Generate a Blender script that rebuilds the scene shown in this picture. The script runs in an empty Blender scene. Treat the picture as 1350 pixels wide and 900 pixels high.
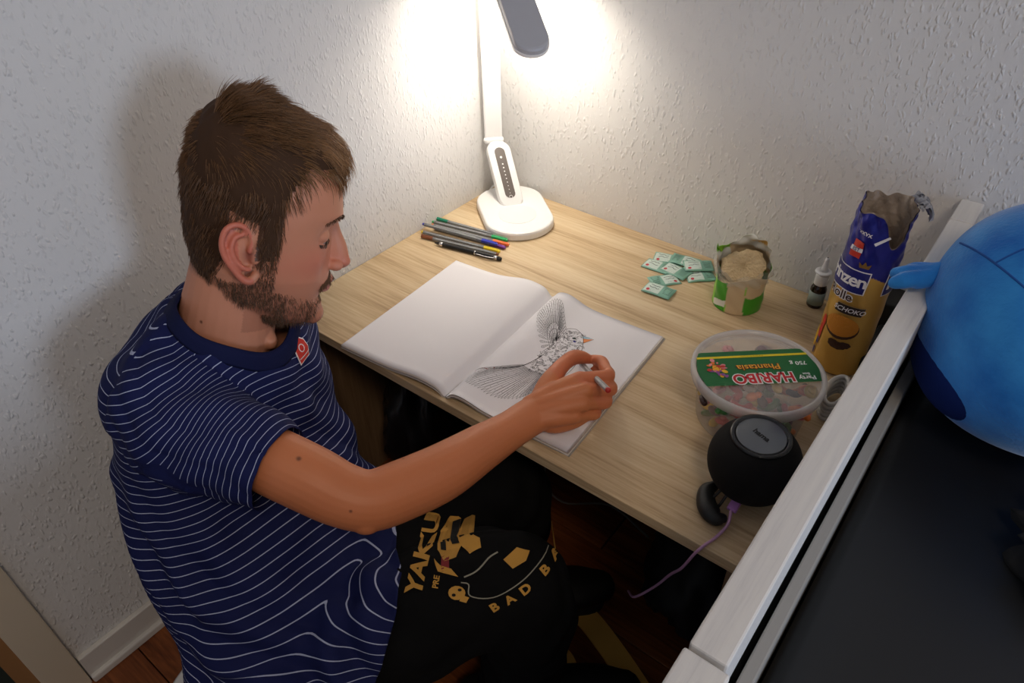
import bpy, bmesh, math, random
import numpy as np
from mathutils import Vector, Matrix
from mathutils.bvhtree import BVHTree
random.seed(7); np.random.seed(7)
PI = math.pi
sc = bpy.context.scene
COL = sc.collection

# ------------------------------------------------------------------ camera, light, exposure
def look_cam(loc, f_px, pitch, roll, yaw):
    p, r, y = map(math.radians, (pitch, roll, yaw))
    fw = Vector((math.cos(p)*math.sin(y), math.cos(p)*math.cos(y), -math.sin(p)))
    rt = Vector((math.cos(y), -math.sin(y), 0)); up = rt.cross(fw)
    r2 = math.cos(r)*rt + math.sin(r)*up; u2 = -math.sin(r)*rt + math.cos(r)*up
    cd = bpy.data.cameras.new('camera'); co = bpy.data.objects.new('camera', cd); COL.objects.link(co)
    cd.sensor_width = 36; cd.lens = f_px*36/1350; cd.clip_start = 0.02
    m = Matrix((r2, u2, -fw)).transposed().to_4x4(); m.translation = Vector(loc)
    co.matrix_world = m; sc.camera = co
look_cam((.9296, -1.1098, .7154), 942.7, 38.70, -1.507, -38.987)

w = bpy.data.worlds.new('world'); sc.world = w; w.use_nodes = True
w.node_tree.nodes['Background'].inputs[0].default_value = (.80, .86, 1.0, 1)
w.node_tree.nodes['Background'].inputs[1].default_value = 0.25

def area(name, loc, target, sx, sy, power, color, spread=180):
    l = bpy.data.lights.new(name, 'AREA'); l.shape = 'RECTANGLE'; l.size = sx; l.size_y = sy
    l.energy = power; l.color = color; l.spread = math.radians(spread)
    o = bpy.data.objects.new(name, l); COL.objects.link(o); o.location = loc
    o.rotation_euler = (Vector(target)-Vector(loc)).to_track_quat('-Z', 'Y').to_euler()
    return o
# daylight entering through the window in the right-hand wall
area('window_daylight', (3.18, -1.02, .66), (0.2, -.78, .15), .62, .62, 23, (.66, .79, 1.0))
# warm fill light added overhead, behind the viewer, to lift desk and rail
area('warm_fill_light', (1.75, -1.55, 1.93), (1.2, -.9, 0), .5, .5, 12, (1.0, .80, .60))
vs = sc.view_settings
vs.view_transform = 'Standard'; vs.look = 'None'; vs.exposure = 0.0; vs.gamma = 1.0; vs.use_curve_mapping = False

FZ = -.4507     # floor level (desk top is z = 0)

# ------------------------------------------------------------------ helpers
def lin(c):
    return tuple((x/255/12.92 if x/255 <= .04045 else ((x/255+.055)/1.055)**2.4) for x in c)+(1,)
MATS = {}
class NT:
    def __init__(s, m): s.m = m; s.t = m.node_tree; s.b = s.t.nodes['Principled BSDF']
    def n(s, ty, **k):
        x = s.t.nodes.new(ty)
        for a, v in k.items():
            if a.startswith('i_'):
                x.inputs[a[2:].replace('_', ' ')].default_value = v
            else: setattr(x, a, v)
        return x
    def l(s, a, b): s.t.links.new(a, b)
    def set(s, nm, v): s.b.inputs[nm].default_value = v
def mat(name, rgb=(200, 200, 200), rough=.5, metal=0, spec=.5, **kw):
    if name in MATS: return MATS[name]
    m = bpy.data.materials.new(name); m.use_nodes = True; t = NT(m)
    t.set('Base Color', lin(rgb)); t.set('Roughness', rough); t.set('Metallic', metal); t.set('Specular IOR Level', spec)
    for k, v in kw.items(): t.set(k.replace('_', ' '), v)
    MATS[name] = m; return m
def noise_bump(m, scale, strength, dist=.001, detail=3, coords='Object', stretch=None):
    t = NT(m); tc = t.n('ShaderNodeTexCoord'); no = t.n('ShaderNodeTexNoise'); no.inputs['Scale'].default_value = scale; no.inputs['Detail'].default_value = detail
    src = tc.outputs[coords]
    if stretch:
        mp = t.n('ShaderNodeMapping'); mp.inputs['Scale'].default_value = stretch; t.l(src, mp.inputs[0]); src = mp.outputs[0]
    t.l(src, no.inputs['Vector'])
    bu = t.n('ShaderNodeBump'); bu.inputs['Strength'].default_value = strength; bu.inputs['Distance'].default_value = dist
    t.l(no.outputs[0], bu.inputs['Height']); t.l(bu.outputs[0], t.b.inputs['Normal']); return m
def vcol_mat(name, rough=.5, spec=.5, **kw):
    m = mat(name, (200, 200, 200), rough, 0, spec, **kw); t = NT(m)
    a = t.n('ShaderNodeVertexColor', layer_name='Col'); t.l(a.outputs[0], t.b.inputs['Base Color']); return m

def mesh_obj(name, verts, faces, m=None, parent=None, smooth=False, loc=None):
    me = bpy.data.meshes.new(name); me.from_pydata([tuple(v) for v in verts], [], [tuple(f) for f in faces]); me.update()
    return me_obj(name, me, m, parent, smooth, loc)
def me_obj(name, me, m=None, parent=None, smooth=False, loc=None):
    o = bpy.data.objects.new(name, me); COL.objects.link(o)
    if m is not None:
        for x in (m if isinstance(m, (list, tuple)) else [m]): me.materials.append(x)
    if smooth: me.polygons.foreach_set('use_smooth', [True]*len(me.polygons))
    if loc is not None: o.location = loc
    if parent is not None: adopt(o, parent)
    return o
def wmat(o):
    m = o.matrix_basis.copy()
    return wmat(o.parent) @ o.matrix_parent_inverse @ m if o.parent else m
def adopt(o, p):          # keep world placement
    o.parent = p; o.matrix_parent_inverse = wmat(p).inverted()
def bm_obj(name, bm, m=None, parent=None, smooth=False, loc=None):
    me = bpy.data.meshes.new(name); bm.to_mesh(me); bm.free(); return me_obj(name, me, m, parent, smooth, loc)
def empty(name, loc=(0, 0, 0), rz=0):
    o = bpy.data.objects.new(name, None); COL.objects.link(o); o.location = loc; o.rotation_euler = (0, 0, rz); o.empty_display_size = .02; return o
def tag(o, label=None, cat=None, group=None, kind=None):
    if label: o['label'] = label
    if cat: o['category'] = cat
    if group: o['group'] = group
    if kind: o['kind'] = kind
    return o
def add_box(bm, c, s, rot=None, bev=0):
    r = bmesh.ops.create_cube(bm, size=1); vs_ = r['verts']
    bmesh.ops.scale(bm, vec=s, verts=vs_)
    if bev:
        es = list({e for v in vs_ for e in v.link_edges}); rr = bmesh.ops.bevel(bm, geom=es, offset=bev, segments=2, affect='EDGES', profile=.5)
        vs_ = list({v for f in rr['faces'] for v in f.verts} | {v for v in vs_ if v.is_valid})
    if rot is not None: bmesh.ops.rotate(bm, cent=(0, 0, 0), matrix=rot, verts=vs_)
    bmesh.ops.translate(bm, vec=c, verts=vs_); return vs_
def box(name, lo, hi, m, parent=None, bev=0):
    bm = bmesh.new(); lo = Vector(lo); hi = Vector(hi); add_box(bm, (lo+hi)/2, hi-lo, None, bev)
    return bm_obj(name, bm, m, parent)
def lathe(prof, seg=40, cap0=True, cap1=True, sx=1, sy=1):
    vs_, fs = [], []
    for r, z in prof:
        for i in range(seg):
            a = 2*PI*i/seg; vs_.append((r*math.cos(a)*sx, r*math.sin(a)*sy, z))
    for j in range(len(prof)-1):
        for i in range(seg):
            k = (i+1) % seg; fs.append((j*seg+i, j*seg+k, (j+1)*seg+k, (j+1)*seg+i))
    if cap0: fs.append(tuple(range(seg))[::-1])
    if cap1: fs.append(tuple((len(prof)-1)*seg+i for i in range(seg)))
    return vs_, fs
def catmull(P, n):
    P = [np.array(p, float) for p in P]; P = [2*P[0]-P[1]]+P+[2*P[-1]-P[-2]]; out = []
    for i in range(1, len(P)-2):
        for k in range(n):
            t = k/n; a, b, c, d = P[i-1:i+3]
            out.append(.5*((2*b)+(-a+c)*t+(2*a-5*b+4*c-d)*t*t+(-a+3*b-3*c+d)*t**3))
    out.append(P[-2]); return np.array(out)
def sweep(P, n=6, seg=16, up=(0, 0, 1), caps=True):
    """P: rows (x,y,z,ra,rb): ra sideways radius, rb radius along 'up'. Closed tube."""
    Q = catmull(P, n); vs_, fs = [], []; up = np.array(up, float)
    T = np.gradient(Q[:, :3], axis=0); T /= np.linalg.norm(T, axis=1)[:, None]+1e-12
    rings = []
    for q, t in zip(Q, T): rings.append((q[:3], t, q[3], q[4] if len(q) > 4 else q[3]))
    if caps:
        def capr(q, t, ra, rb, s):
            out = []
            for a in (20, 45, 68, 84):
                a = math.radians(a); out.append((q+t*s*math.sin(a)*(ra+rb)/2, t, ra*math.cos(a), rb*math.cos(a)))
            return out
        a = capr(*rings[0], -1)[::-1]; b = capr(*rings[-1], 1); rings = a+rings+b
    u = None
    for q, t, ra, rb in rings:
        h = up-t*(up@t) if u is None else u-t*(u@t); h /= np.linalg.norm(h)+1e-12; u = h; s = np.cross(t, h)
        for i in range(seg):
            a = 2*PI*i/seg; vs_.append(q+s*ra*math.cos(a)+h*rb*math.sin(a))
    N = len(rings)
    for j in range(N-1):
        for i in range(seg):
            k = (i+1) % seg; fs.append((j*seg+i, j*seg+k, (j+1)*seg+k, (j+1)*seg+i))
    fs.append(tuple(range(seg))[::-1]); fs.append(tuple((N-1)*seg+i for i in range(seg)))
    return vs_, fs
class Soup:
    def __init__(s): s.v = []; s.f = []
    def add(s, vf, M=None):
        o = len(s.v); v, f = vf
        s.v += [tuple(M @ Vector(x)) for x in v] if M is not None else [tuple(x) for x in v]
        s.f += [tuple(i+o for i in q) for q in f]; return s
    def obj(s, name, m=None, parent=None, smooth=True, loc=None): return mesh_obj(name, s.v, s.f, m, parent, smooth, loc)
def tube(name, P, r, m, parent=None, seg=10, n=6):
    return Soup().add(sweep([tuple(p)+(r, r) for p in P], n, seg)).obj(name, m, parent)
def ellipsoid(c, r, seg=20, rings=12, M=None):
    vs_, fs = lathe([(math.sin(PI*(j+.5)/rings), -math.cos(PI*(j+.5)/rings)) for j in range(rings)], seg)
    vs_ = [Vector((x*r[0], y*r[1], z*r[2])) for x, y, z in vs_]
    if M is not None: vs_ = [M @ v for v in vs_]
    return [v+Vector(c) for v in vs_], fs
def evaluated(o):
    dg = bpy.context.evaluated_depsgraph_get(); return bpy.data.meshes.new_from_object(o.evaluated_get(dg))
def remeshed(soup, voxel, smooth_it=4, fac=.5):
    o = soup.obj('tmp', None, None, False); md = o.modifiers.new('r', 'REMESH'); md.mode = 'VOXEL'; md.voxel_size = voxel; md.adaptivity = 0
    if smooth_it:
        sm = o.modifiers.new('s', 'SMOOTH'); sm.factor = fac; sm.iterations = smooth_it
    me = evaluated(o); bpy.data.objects.remove(o); return me
def co_of(me):
    a = np.empty(len(me.vertices)*3); me.vertices.foreach_get('co', a); return a.reshape(-1, 3)
def no_of(me):
    a = np.empty(len(me.vertices)*3); me.vertices.foreach_get('normal', a); return a.reshape(-1, 3)
def set_co(me, a): me.vertices.foreach_set('co', a.ravel()); me.update()
def set_attr(me, name, a):
    at = me.attributes.new(name, 'FLOAT', 'POINT'); at.data.foreach_set('value', np.asarray(a, float).ravel())
def set_col(me, rgb):      # rgb linear Nx3 per vertex
    at = me.color_attributes.new('Col', 'FLOAT_COLOR', 'POINT'); c = np.ones((len(rgb), 4)); c[:, :3] = rgb; at.data.foreach_set('color', c.ravel())
def L3(c): return np.array(lin(c)[:3])
def text_mesh(s, size, bold=.0, extr=0, shear=0, align='CENTER', res=4, spacing=1):
    cu = bpy.data.curves.new('t', 'FONT'); cu.body = s; cu.size = size; cu.align_x = align; cu.align_y = 'CENTER'; cu.offset = bold; cu.extrude = extr; cu.shear = shear; cu.resolution_u = res; cu.space_character = spacing
    o = bpy.data.objects.new('t', cu); COL.objects.link(o); bpy.context.view_layer.update(); me = evaluated(o); bpy.data.objects.remove(o)
    V = [tuple(v.co) for v in me.vertices]; F = [tuple(p.vertices) for p in me.polygons]; bpy.data.meshes.remove(me); return V, F
def fine(vf, L):          # split long edges so that flat print can follow a curved surface
    bm = bmesh.new(); vs_ = [bm.verts.new(v) for v in vf[0]]
    for f in vf[1]:
        try: bm.faces.new([vs_[i] for i in f])
        except ValueError: pass
    for _ in range(5):
        bmesh.ops.triangulate(bm, faces=bm.faces[:]); es = [e for e in bm.edges if e.calc_length() > L]
        if not es: break
        bmesh.ops.subdivide_edges(bm, edges=es, cuts=1)
    bmesh.ops.triangulate(bm, faces=bm.faces[:]); bm.verts.index_update(); r = ([tuple(v.co) for v in bm.verts], [tuple(v.index for v in f.verts) for f in bm.faces]); bm.free(); return r
def mapv(vf, fn): return [fn(*v) for v in vf[0]], vf[1]
def frame(o, ex, ey, ez=None):
    ex = Vector(ex).normalized(); ey = Vector(ey).normalized(); ez = ex.cross(ey) if ez is None else Vector(ez)
    m = Matrix((ex, ey, ez)).transposed().to_4x4(); m.translation = Vector(o); return m
def ribbon(pts, wd, fn, close=False):
    """flat printed line: pts 2D, mapped to 3D with fn(x,y)"""
    P = np.array(pts, float)
    if close: P = np.vstack([P, P[:1]])
    T = np.gradient(P, axis=0); T /= np.linalg.norm(T, axis=1)[:, None]+1e-12; N = np.stack([-T[:, 1], T[:, 0]], 1)*wd/2
    v = []; f = []
    for a, b in zip(P+N, P-N): v += [fn(*a), fn(*b)]
    for i in range(len(P)-1): f.append((2*i, 2*i+1, 2*i+3, 2*i+2))
    return v, f
def poly(pts, fn): return [fn(*p) for p in pts], [tuple(range(len(pts)))]
def disc2(c, rx, ry=None, n=14, a0=0):
    ry = ry or rx; return [(c[0]+rx*math.cos(2*PI*i/n)*math.cos(a0)-ry*math.sin(2*PI*i/n)*math.sin(a0), c[1]+rx*math.cos(2*PI*i/n)*math.sin(a0)+ry*math.sin(2*PI*i/n)*math.cos(a0)) for i in range(n)]
def copy_tree(o, parent=None):
    c = o.copy(); COL.objects.link(c)
    if parent: c.parent = parent
    for ch in [x for x in o.children]: copy_tree(ch, c)
    return c

# ------------------------------------------------------------------ materials
def wallpaper():
    m = mat('woodchip_wallpaper', (217, 216, 215), .85, 0, .25); t = NT(m)
    geo = t.n('ShaderNodeNewGeometry'); mp = t.n('ShaderNodeMapping'); mp.inputs['Scale'].default_value = (1, 1, .5); mp.inputs['Rotation'].default_value = (.25, .2, 0)
    t.l(geo.outputs['Position'], mp.inputs[0])
    wn = t.n('ShaderNodeTexNoise'); wn.inputs['Scale'].default_value = 90; wn.inputs['Detail'].default_value = 2; t.l(mp.outputs[0], wn.inputs['Vector'])
    va = t.n('ShaderNodeVectorMath', operation='SCALE'); va.inputs['Scale'].default_value = .012; t.l(wn.outputs['Color'], va.inputs[0])
    ad = t.n('ShaderNodeVectorMath', operation='ADD'); t.l(mp.outputs[0], ad.inputs[0]); t.l(va.outputs[0], ad.inputs[1])
    vo = t.n('ShaderNodeTexVoronoi'); vo.inputs['Scale'].default_value = 175; vo.inputs['Randomness'].default_value = 1; t.l(ad.outputs[0], vo.inputs['Vector'])
    r1 = t.n('ShaderNodeMapRange', interpolation_type='SMOOTHSTEP'); r1.inputs['From Min'].default_value = .52; r1.inputs['From Max'].default_value = .10; r1.inputs['To Min'].default_value = 0; r1.inputs['To Max'].default_value = 1; t.l(vo.outputs['Distance'], r1.inputs['Value'])
    n2 = t.n('ShaderNodeTexNoise'); n2.inputs['Scale'].default_value = 75; n2.inputs['Detail'].default_value = 4; n2.inputs['Roughness'].default_value = .6; t.l(mp.outputs[0], n2.inputs['Vector'])
    r2 = t.n('ShaderNodeMapRange'); r2.inputs['From Min'].default_value = .36; r2.inputs['From Max'].default_value = .56; t.l(n2.outputs[0], r2.inputs['Value'])
    mu = t.n('ShaderNodeMath', operation='MULTIPLY'); t.l(r1.outputs[0], mu.inputs[0]); t.l(r2.outputs[0], mu.inputs[1])
    m3 = t.n('ShaderNodeMath', operation='MULTIPLY_ADD'); m3.inputs[1].default_value = .35; t.l(n2.outputs[0], m3.inputs[0]); t.l(mu.outputs[0], m3.inputs[2])
    bu = t.n('ShaderNodeBump'); bu.inputs['Strength'].default_value = .6; bu.inputs['Distance'].default_value = .0022
    t.l(m3.outputs[0], bu.inputs['Height']); t.l(bu.outputs[0], t.b.inputs['Normal']); return m
def wood(name, c0, c1, c2, rough=.5, axis='x', scale=1.0, bump=.15):
    m = mat(name, c1, rough, 0, .35); t = NT(m); tc = t.n('ShaderNodeTexCoord')
    st = {'x': (1.1, 14, 14), 'y': (14, 1.1, 14), 'z': (14, 14, 1.1)}[axis]
    mp = t.n('ShaderNodeMapping'); mp.inputs['Scale'].default_value = tuple(s*scale for s in st); t.l(tc.outputs['Object'], mp.inputs[0])
    wv = t.n('ShaderNodeTexNoise'); wv.inputs['Scale'].default_value = 1.1; wv.inputs['Detail'].default_value = 3; wv.inputs['Distortion'].default_value = 1.2; t.l(mp.outputs[0], wv.inputs['Vector'])
    m2 = t.n('ShaderNodeMapping'); m2.inputs['Scale'].default_value = tuple(s*scale*(9 if s > 2 else 5) for s in st); t.l(tc.outputs['Object'], m2.inputs[0])
    fn = t.n('ShaderNodeTexNoise'); fn.inputs['Scale'].default_value = 1.6; fn.inputs['Detail'].default_value = 5; fn.inputs['Roughness'].default_value = .65; t.l(m2.outputs[0], fn.inputs['Vector'])
    mx = t.n('ShaderNodeMath', operation='MULTIPLY_ADD'); mx.inputs[1].default_value = .55; t.l(fn.outputs[0], mx.inputs[0])
    hf = t.n('ShaderNodeMath', operation='MULTIPLY'); hf.inputs[1].default_value = .75; t.l(wv.outputs[0], hf.inputs[0]); t.l(hf.outputs[0], mx.inputs[2])
    cr = t.n('ShaderNodeValToRGB'); e = cr.color_ramp.elements; e[0].position = .47; e[0].color = lin(c0); e[1].position = .82; e[1].color = lin(c2); k = e.new(.62); k.color = lin(c1)
    t.l(mx.outputs[0], cr.inputs[0]); t.l(cr.outputs[0], t.b.inputs['Base Color'])
    bu = t.n('ShaderNodeBump'); bu.inputs['Strength'].default_value = bump; bu.inputs['Distance'].default_value = .0008; t.l(fn.outputs[0], bu.inputs['Height']); t.l(bu.outputs[0], t.b.inputs['Normal']); return m
M_WALL = wallpaper()
M_OAK = wood('light_oak_laminate', (164, 136, 102), (198, 172, 135), (218, 198, 164), .42, 'x', 1.0, .25)
M_FLOOR = wood('red_brown_laminate', (72, 36, 18), (112, 60, 30), (150, 88, 46), .3, 'x', .8, .1)
M_WHITEWOOD = wood('white_painted_wood', (196, 194, 194), (214, 212, 210), (224, 222, 218), .5, 'y', .9, .35)
M_TRIM = mat('white_trim_paint', (208, 204, 198), .45)
M_CREAM = noise_bump(mat('cream_door_frame_paint', (205, 193, 172), .5), 60, .1)
M_BRICKBROWN = mat('brown_frame_edge', (150, 110, 70), .5)
M_DGREEN = mat('dark_green_curtain', (30, 42, 36), .8)
M_PAPER = noise_bump(mat('white_paper', (232, 230, 234), .75, 0, .2), 400, .05)
M_INK = mat('black_printed_ink', (42, 42, 46), .7, 0, .1)
M_WPLASTIC = mat('white_glossy_plastic', (236, 236, 236), .28, 0, .5)
M_BLACKP = mat('black_plastic', (14, 14, 15), .35)
M_CHROME = mat('chrome_metal', (210, 210, 212), .2, 1)
def simple(name, rgb, rough=.5, **k): return mat(name, rgb, rough, **k)

# ------------------------------------------------------------------ the setting
# left wall x=0, back wall nearly y=0 (very slightly out of square), right wall with the window, floor, ceiling
def ywall(x): return .015-.032*x
box('wall_left', (-.12, -2.6, FZ-.02), (0, .03, 2.05), M_WALL)['kind'] = 'structure'
mb = bmesh.new(); vs_ = add_box(mb, (1.55, .06, .8), (3.5, .12, 2.52))
for v in mb.verts: v.co.y = (ywall(v.co.x) if v.co.y < .05 else .15)
bm_obj('wall_back', mb, M_WALL)['kind'] = 'structure'
# right wall around a window opening
wr = bmesh.new(); X0 = 3.2
for (y0, y1, z0, z1) in [(-2.6, -1.5, FZ, 2.05), (-.55, .2, FZ, 2.05), (-1.5, -.55, FZ, .2), (-1.5, -.55, 1.35, 2.05)]:
    add_box(wr, (X0+.06, (y0+y1)/2, (z0+z1)/2), (.12, y1-y0, z1-z0))
bm_obj('wall_right', wr, M_WALL)['kind'] = 'structure'
wf = bmesh.new()
for (y0, y1, z0, z1) in [(-1.5, -1.45, .2, 1.35), (-.6, -.55, .2, 1.35), (-1.45, -.6, .2, .25), (-1.45, -.6, 1.3, 1.35)]:
    add_box(wf, (X0+.08, (y0+y1)/2, (z0+z1)/2), (.05, y1-y0, z1-z0))
win = bm_obj('window_1', wf, M_WPLASTIC); win['kind'] = 'structure'
cl_ = empty('fill_lamp', (1.75, -1.55, 2.02)); tag(cl_, 'plain round white fixture of the added overhead fill light', 'lamp')  # fixture added to go with the warm fill light, out of view
v, f = lathe([(.001, -.005), (.30, -.005), (.31, -.03), (.27, -.03), (.26, -.012), (.001, -.012)], 40); mesh_obj('fill_lamp_shade', [Vector(x)+Vector((1.75, -1.55, 2.03)) for x in v], f, M_WPLASTIC, cl_)
box('ceiling', (-.12, -2.6, 2.03), (3.35, .15, 2.15), mat('ceiling_paint', (215, 215, 215), .9))['kind'] = 'structure'
floor = box('floor', (-.12, -2.6, FZ-.06), (3.35, .15, FZ-.012), mat('subfloor', (40, 25, 18), .9)); floor['kind'] = 'structure'
def plank_mesh():
    bm = bmesh.new(); add_box(bm, (0, 0, -.006), (.796, .1285, .012), None, .0012); me = bpy.data.meshes.new('floor_plank'); bm.to_mesh(me); bm.free(); me.materials.append(M_FLOOR); return me
PM = plank_mesh(); k = 0
for j in range(20):
    for i in range(5):
        x = .40-.8+.8*i+(.27*j) % .8; y = -.05-.13*j
        if x > 3.3 or x < -.45: continue
        cx = max(x, .40)
        o = bpy.data.objects.new('floor_plank', PM); COL.objects.link(o); o.location = (x, y, FZ)
        if x-.4 < 0:
            o.scale = ((x+.4)/.8, 1, 1); o.location.x = (x+.4)/2
        o.parent = floor; k += 1
# baseboard on left wall, and door frame at its near end
bb = bmesh.new(); add_box(bb, (.005, -.54, FZ+.032), (.010, 1.12, .064), None, .002); add_box(bb, (.009, -.54, FZ+.008), (.018, 1.12, .016), None, .003)
tag(bm_obj('baseboard_left', bb, M_TRIM), kind='structure')
tag(box('trim_1', (0, -1.153, FZ), (.012, -1.102, 1.6), M_CREAM, None, .002), kind='structure')
d1 = box('door_1', (-.02, -1.175, FZ), (.006, -1.153, 1.6), M_BRICKBROWN); d1['kind'] = 'structure'
box('door_leaf', (-.03, -1.9, FZ), (.004, -1.175, 1.6), M_DGREEN, d1)

# ------------------------------------------------------------------ desk
desk = empty('desk', (.42, -.3, FZ)); tag(desk, 'light oak desk pushed into the corner with the colouring book on it', 'desk')
dt = bmesh.new(); add_box(dt, (.4275, -.289, -.009), (.845, .592, .018), None, .0012)
for v in dt.verts:
    if v.co.y > -.05: v.co.y = ywall(v.co.x)-.001+.0005
    if v.co.x < .01: v.co.x = .001
bm_obj('desktop', dt, M_OAK, desk)
M_OAKZ_SHADED = wood('shaded_oak_panel', (96, 74, 52), (120, 94, 68), (136, 110, 82), .5, 'z')  # oak tones darkened to put the under-desk shade into the colour
box('side_panel', (.03, -.56, FZ), (.048, -.03, -.018), M_OAKZ_SHADED, desk)
box('side_panel', (.815, -.575, FZ), (.833, -.03, -.018), M_OAKZ_SHADED, desk)
box('back_panel', (.048, -.06, -.30), (.815, -.045, -.018), M_OAKZ_SHADED, desk)

# ------------------------------------------------------------------ bed at the right
bed = empty('bed', (1.3, -.4, FZ)); tag(bed, 'white painted wooden bed with a high side rail beside the desk', 'bed')
box('side_rail', (.860, -.835, .180), (.889, -.088, .235), M_WHITEWOOD, bed, .002)
box('corner_post', (.860, -.0865, FZ), (.889, -.018, .235), M_WHITEWOOD, bed, .002)
box('foot_post', (.858, -1.45, FZ), (.893, -.838, .233), M_WHITEWOOD, bed, .002)
box('side_board', (.862, -.837, -.30), (.880, -.0865, .180), M_WHITEWOOD, bed)
box('mattress_ledge', (.8895, -1.45, -.25), (.902, -.02, .115), mat('ledge_paint', (150, 148, 144), .5), bed, .002)
M_BLACKSHEET = noise_bump(mat('black_leatherette', (26, 27, 29), .42, 0, .5), 500, .12, .0005)
mt = bmesh.new(); add_box(mt, (1.40, -.72, -.04), (.99, 1.42, .27), None, .02); 
bm_obj('mattress', mt, M_BLACKSHEET, bed, True)
box('bed_base', (.91, -1.42, FZ), (1.9, -.03, -.18), mat('dark_bed_base', (30, 28, 28), .8), bed)

# ------------------------------------------------------------------ colouring book
BK = Vector((.371, -.577, 0)); EX = Vector((.9978, .0663, 0)); EY = Vector((-.0663, .9978, 0))
book = empty('colouring_book', BK); tag(book, 'open white colouring book with a patterned bird outline on its right page', 'book')
def hR(u, v):   # height of right page over the desk; u from the gutter
    return .006+.0135*math.exp(-((u-.028)/.032)**2)*(.75+.35*v/.297)-.0085*math.exp(-(u/.008)**2)+.0016*math.sin(u*16+v*5)*min(1, u/.1)
def hL(u, v):
    return .0075+.0125*math.exp(-((u-.045)/.05)**2)*(.7+.4*v/.297)-.012*math.exp(-(u/.01)**2)+.001*math.sin(u*14+v*7)
def BW(x, y, z): return BK+EX*x+EY*y+Vector((0, 0, z))
def page(name, hf, side, x1, y0, y1, dz, thick, m, parent, nu=110, nv=26, sk=0):
    top = []; F = []
    for i in range(nu+1):
        u = x1*(i/nu)
        for j in range(nv+1):
            v = y0+(y1-y0)*j/nv; top.append((u, v))
    n = len(top); V = [BW(side*u, v+sk*u, hf(u, v)+dz) for u, v in top]+[BW(side*u, v+sk*u, max(.0006, hf(u, v)+dz-thick)) for u, v in top]
    for i in range(nu):
        for j in range(nv):
            a = i*(nv+1)+j; q = (a, a+nv+1, a+nv+2, a+1); q = q if side > 0 else q[::-1]; F.append(q); F.append(tuple(x+n for x in q[::-1]))
    def wall(a, b): F.append((a, b, b+n, a+n))
    for j in range(nv): wall(j+1, j); wall(nu*(nv+1)+j, nu*(nv+1)+j+1)
    for i in range(nu): wall(i*(nv+1), (i+1)*(nv+1)); wall((i+1)*(nv+1)+nv, i*(nv+1)+nv)
    return mesh_obj(name, V, F, m, parent, True)
M_PAPEREDGE = mat('paper_stack_edges', (222, 214, 206), .8)
page('cover', hR, 1, .210, -.001, .2985, -.0052, .0008, mat('book_cover_card', (196, 190, 182), .5), book, 30, 8)
page('page_stack', hR, 1, .2075, 0, .297, -.0006, .0042, M_PAPEREDGE, book, 40, 14)
rp = page('right_page', hR, 1, .205, 0, .297, 0, .0003, M_PAPER, book)
page('cover', hL, -1, .212, -.001, .2985, -.0065, .0008, MATS['book_cover_card'], book, 30, 8)
page('page_stack', hL, -1, .211, 0, .2975, -.0008, .0055, M_PAPEREDGE, book, 40, 14)
lp = page('left_page', hL, -1, .210, 0.0005, .297, 0, .0003, M_PAPER, book)
# the printed bird (coordinates in centimetres on the page)
def onpage(x, y): return BW(x*.01, y*.01, hR(x*.01, y*.01)+.00035)
bird = Soup(); LW = .042
def bez(P, n=10): return catmull([np.array(p, float) for p in P], n)
def line(P, wd=LW, n=8): bird.add(ribbon(bez(P, n), wd, onpage))
def leaf(a, b, wd, rows=0, n=9):       # closed feather from a to b
    a = np.array(a, float); b = np.array(b, float); d = b-a; Ln = np.linalg.norm(d); d /= Ln; nn = np.array([-d[1], d[0]])
    ts = np.linspace(0, 1, n); prof = lambda t: wd*(.25+.75*t)*math.sqrt(max(0, 1-max(0, (t-.8)/.2)**2))
    L = [a+d*Ln*t+nn*prof(t) for t in ts]; R = [a+d*Ln*t-nn*prof(t) for t in ts][::-1]
    bird.add(ribbon(np.array(L+R), LW*.85, onpage))
    for k in range(rows):
        t = .25+.7*k/rows; p = a+d*Ln*t; q = prof(t)*.75
        bird.add(ribbon(np.array([p+nn*q, p+d*q*.8, p-nn*q]), LW*.7, onpage))
fan = [(.81, 4.6), (1.0, 3.9), (1.28, 3.14), (2.18, 2.82), (3.17, 2.79), (4.35, 2.86), (5.33, 2.81), (6.53, 3.13), (7.39, 3.5), (8.21, 4.03), (9.22, 4.69), (9.77, 5.62), (10.15, 6.44), (11.19, 8.07), (12.25, 10.13)]
fr = catmull(fan, 2)
for i, e in enumerate(fr):
    t = i/(len(fr)-1); o = np.array([6.9, 12.2])*(1-t)+np.array([10.6, 12.6])*t
    s = o+(e-o)*.12; leaf(s, e, .25, 5 if i % 2 == 0 else 0)
line([(.86, 6.29), (3.4, 7.9), (5.59, 10.07), (6.69, 12.46), (7.32, 15.23)], .07)
line([(.86, 6.2), (3.4, 7.6), (5.4, 9.7), (6.6, 11.9), (7.3, 13.5)], .05)
wing = catmull([(7.02, 15.37), (3.79, 18.89), (1.65, 22.24), (.99, 24.9), (1.41, 27.22), (3.05, 27.5), (5.25, 24.8), (7.09, 22.36)], 4)
wo = np.array([7.3, 18.6])
for i, e in enumerate(wing):
    s = wo+(e-wo)*.42; leaf(s, e, .24, 5 if i % 2 else 3)
for k in (.42, .3, .2): bird.add(ribbon(wo+(wing-wo)*k, LW, onpage))
for i, e in enumerate(wing[::2]): leaf(wo+(e-wo)*.08, wo+(e-wo)*.42, .16, 2)
line([(7.0, 15.3), (7.2, 14.2), (6.69, 12.46)]); line([(7.1, 22.36), (7.18, 22.8), (8.25, 23.5), (9.56, 23.0), (10.3, 22.3), (10.92, 21.11), (11.6, 19.5), (12.02, 18.0), (12.6, 15.5), (12.4, 12.8), (11.3, 11.0)], .06)
rg = random.Random(3)
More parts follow.
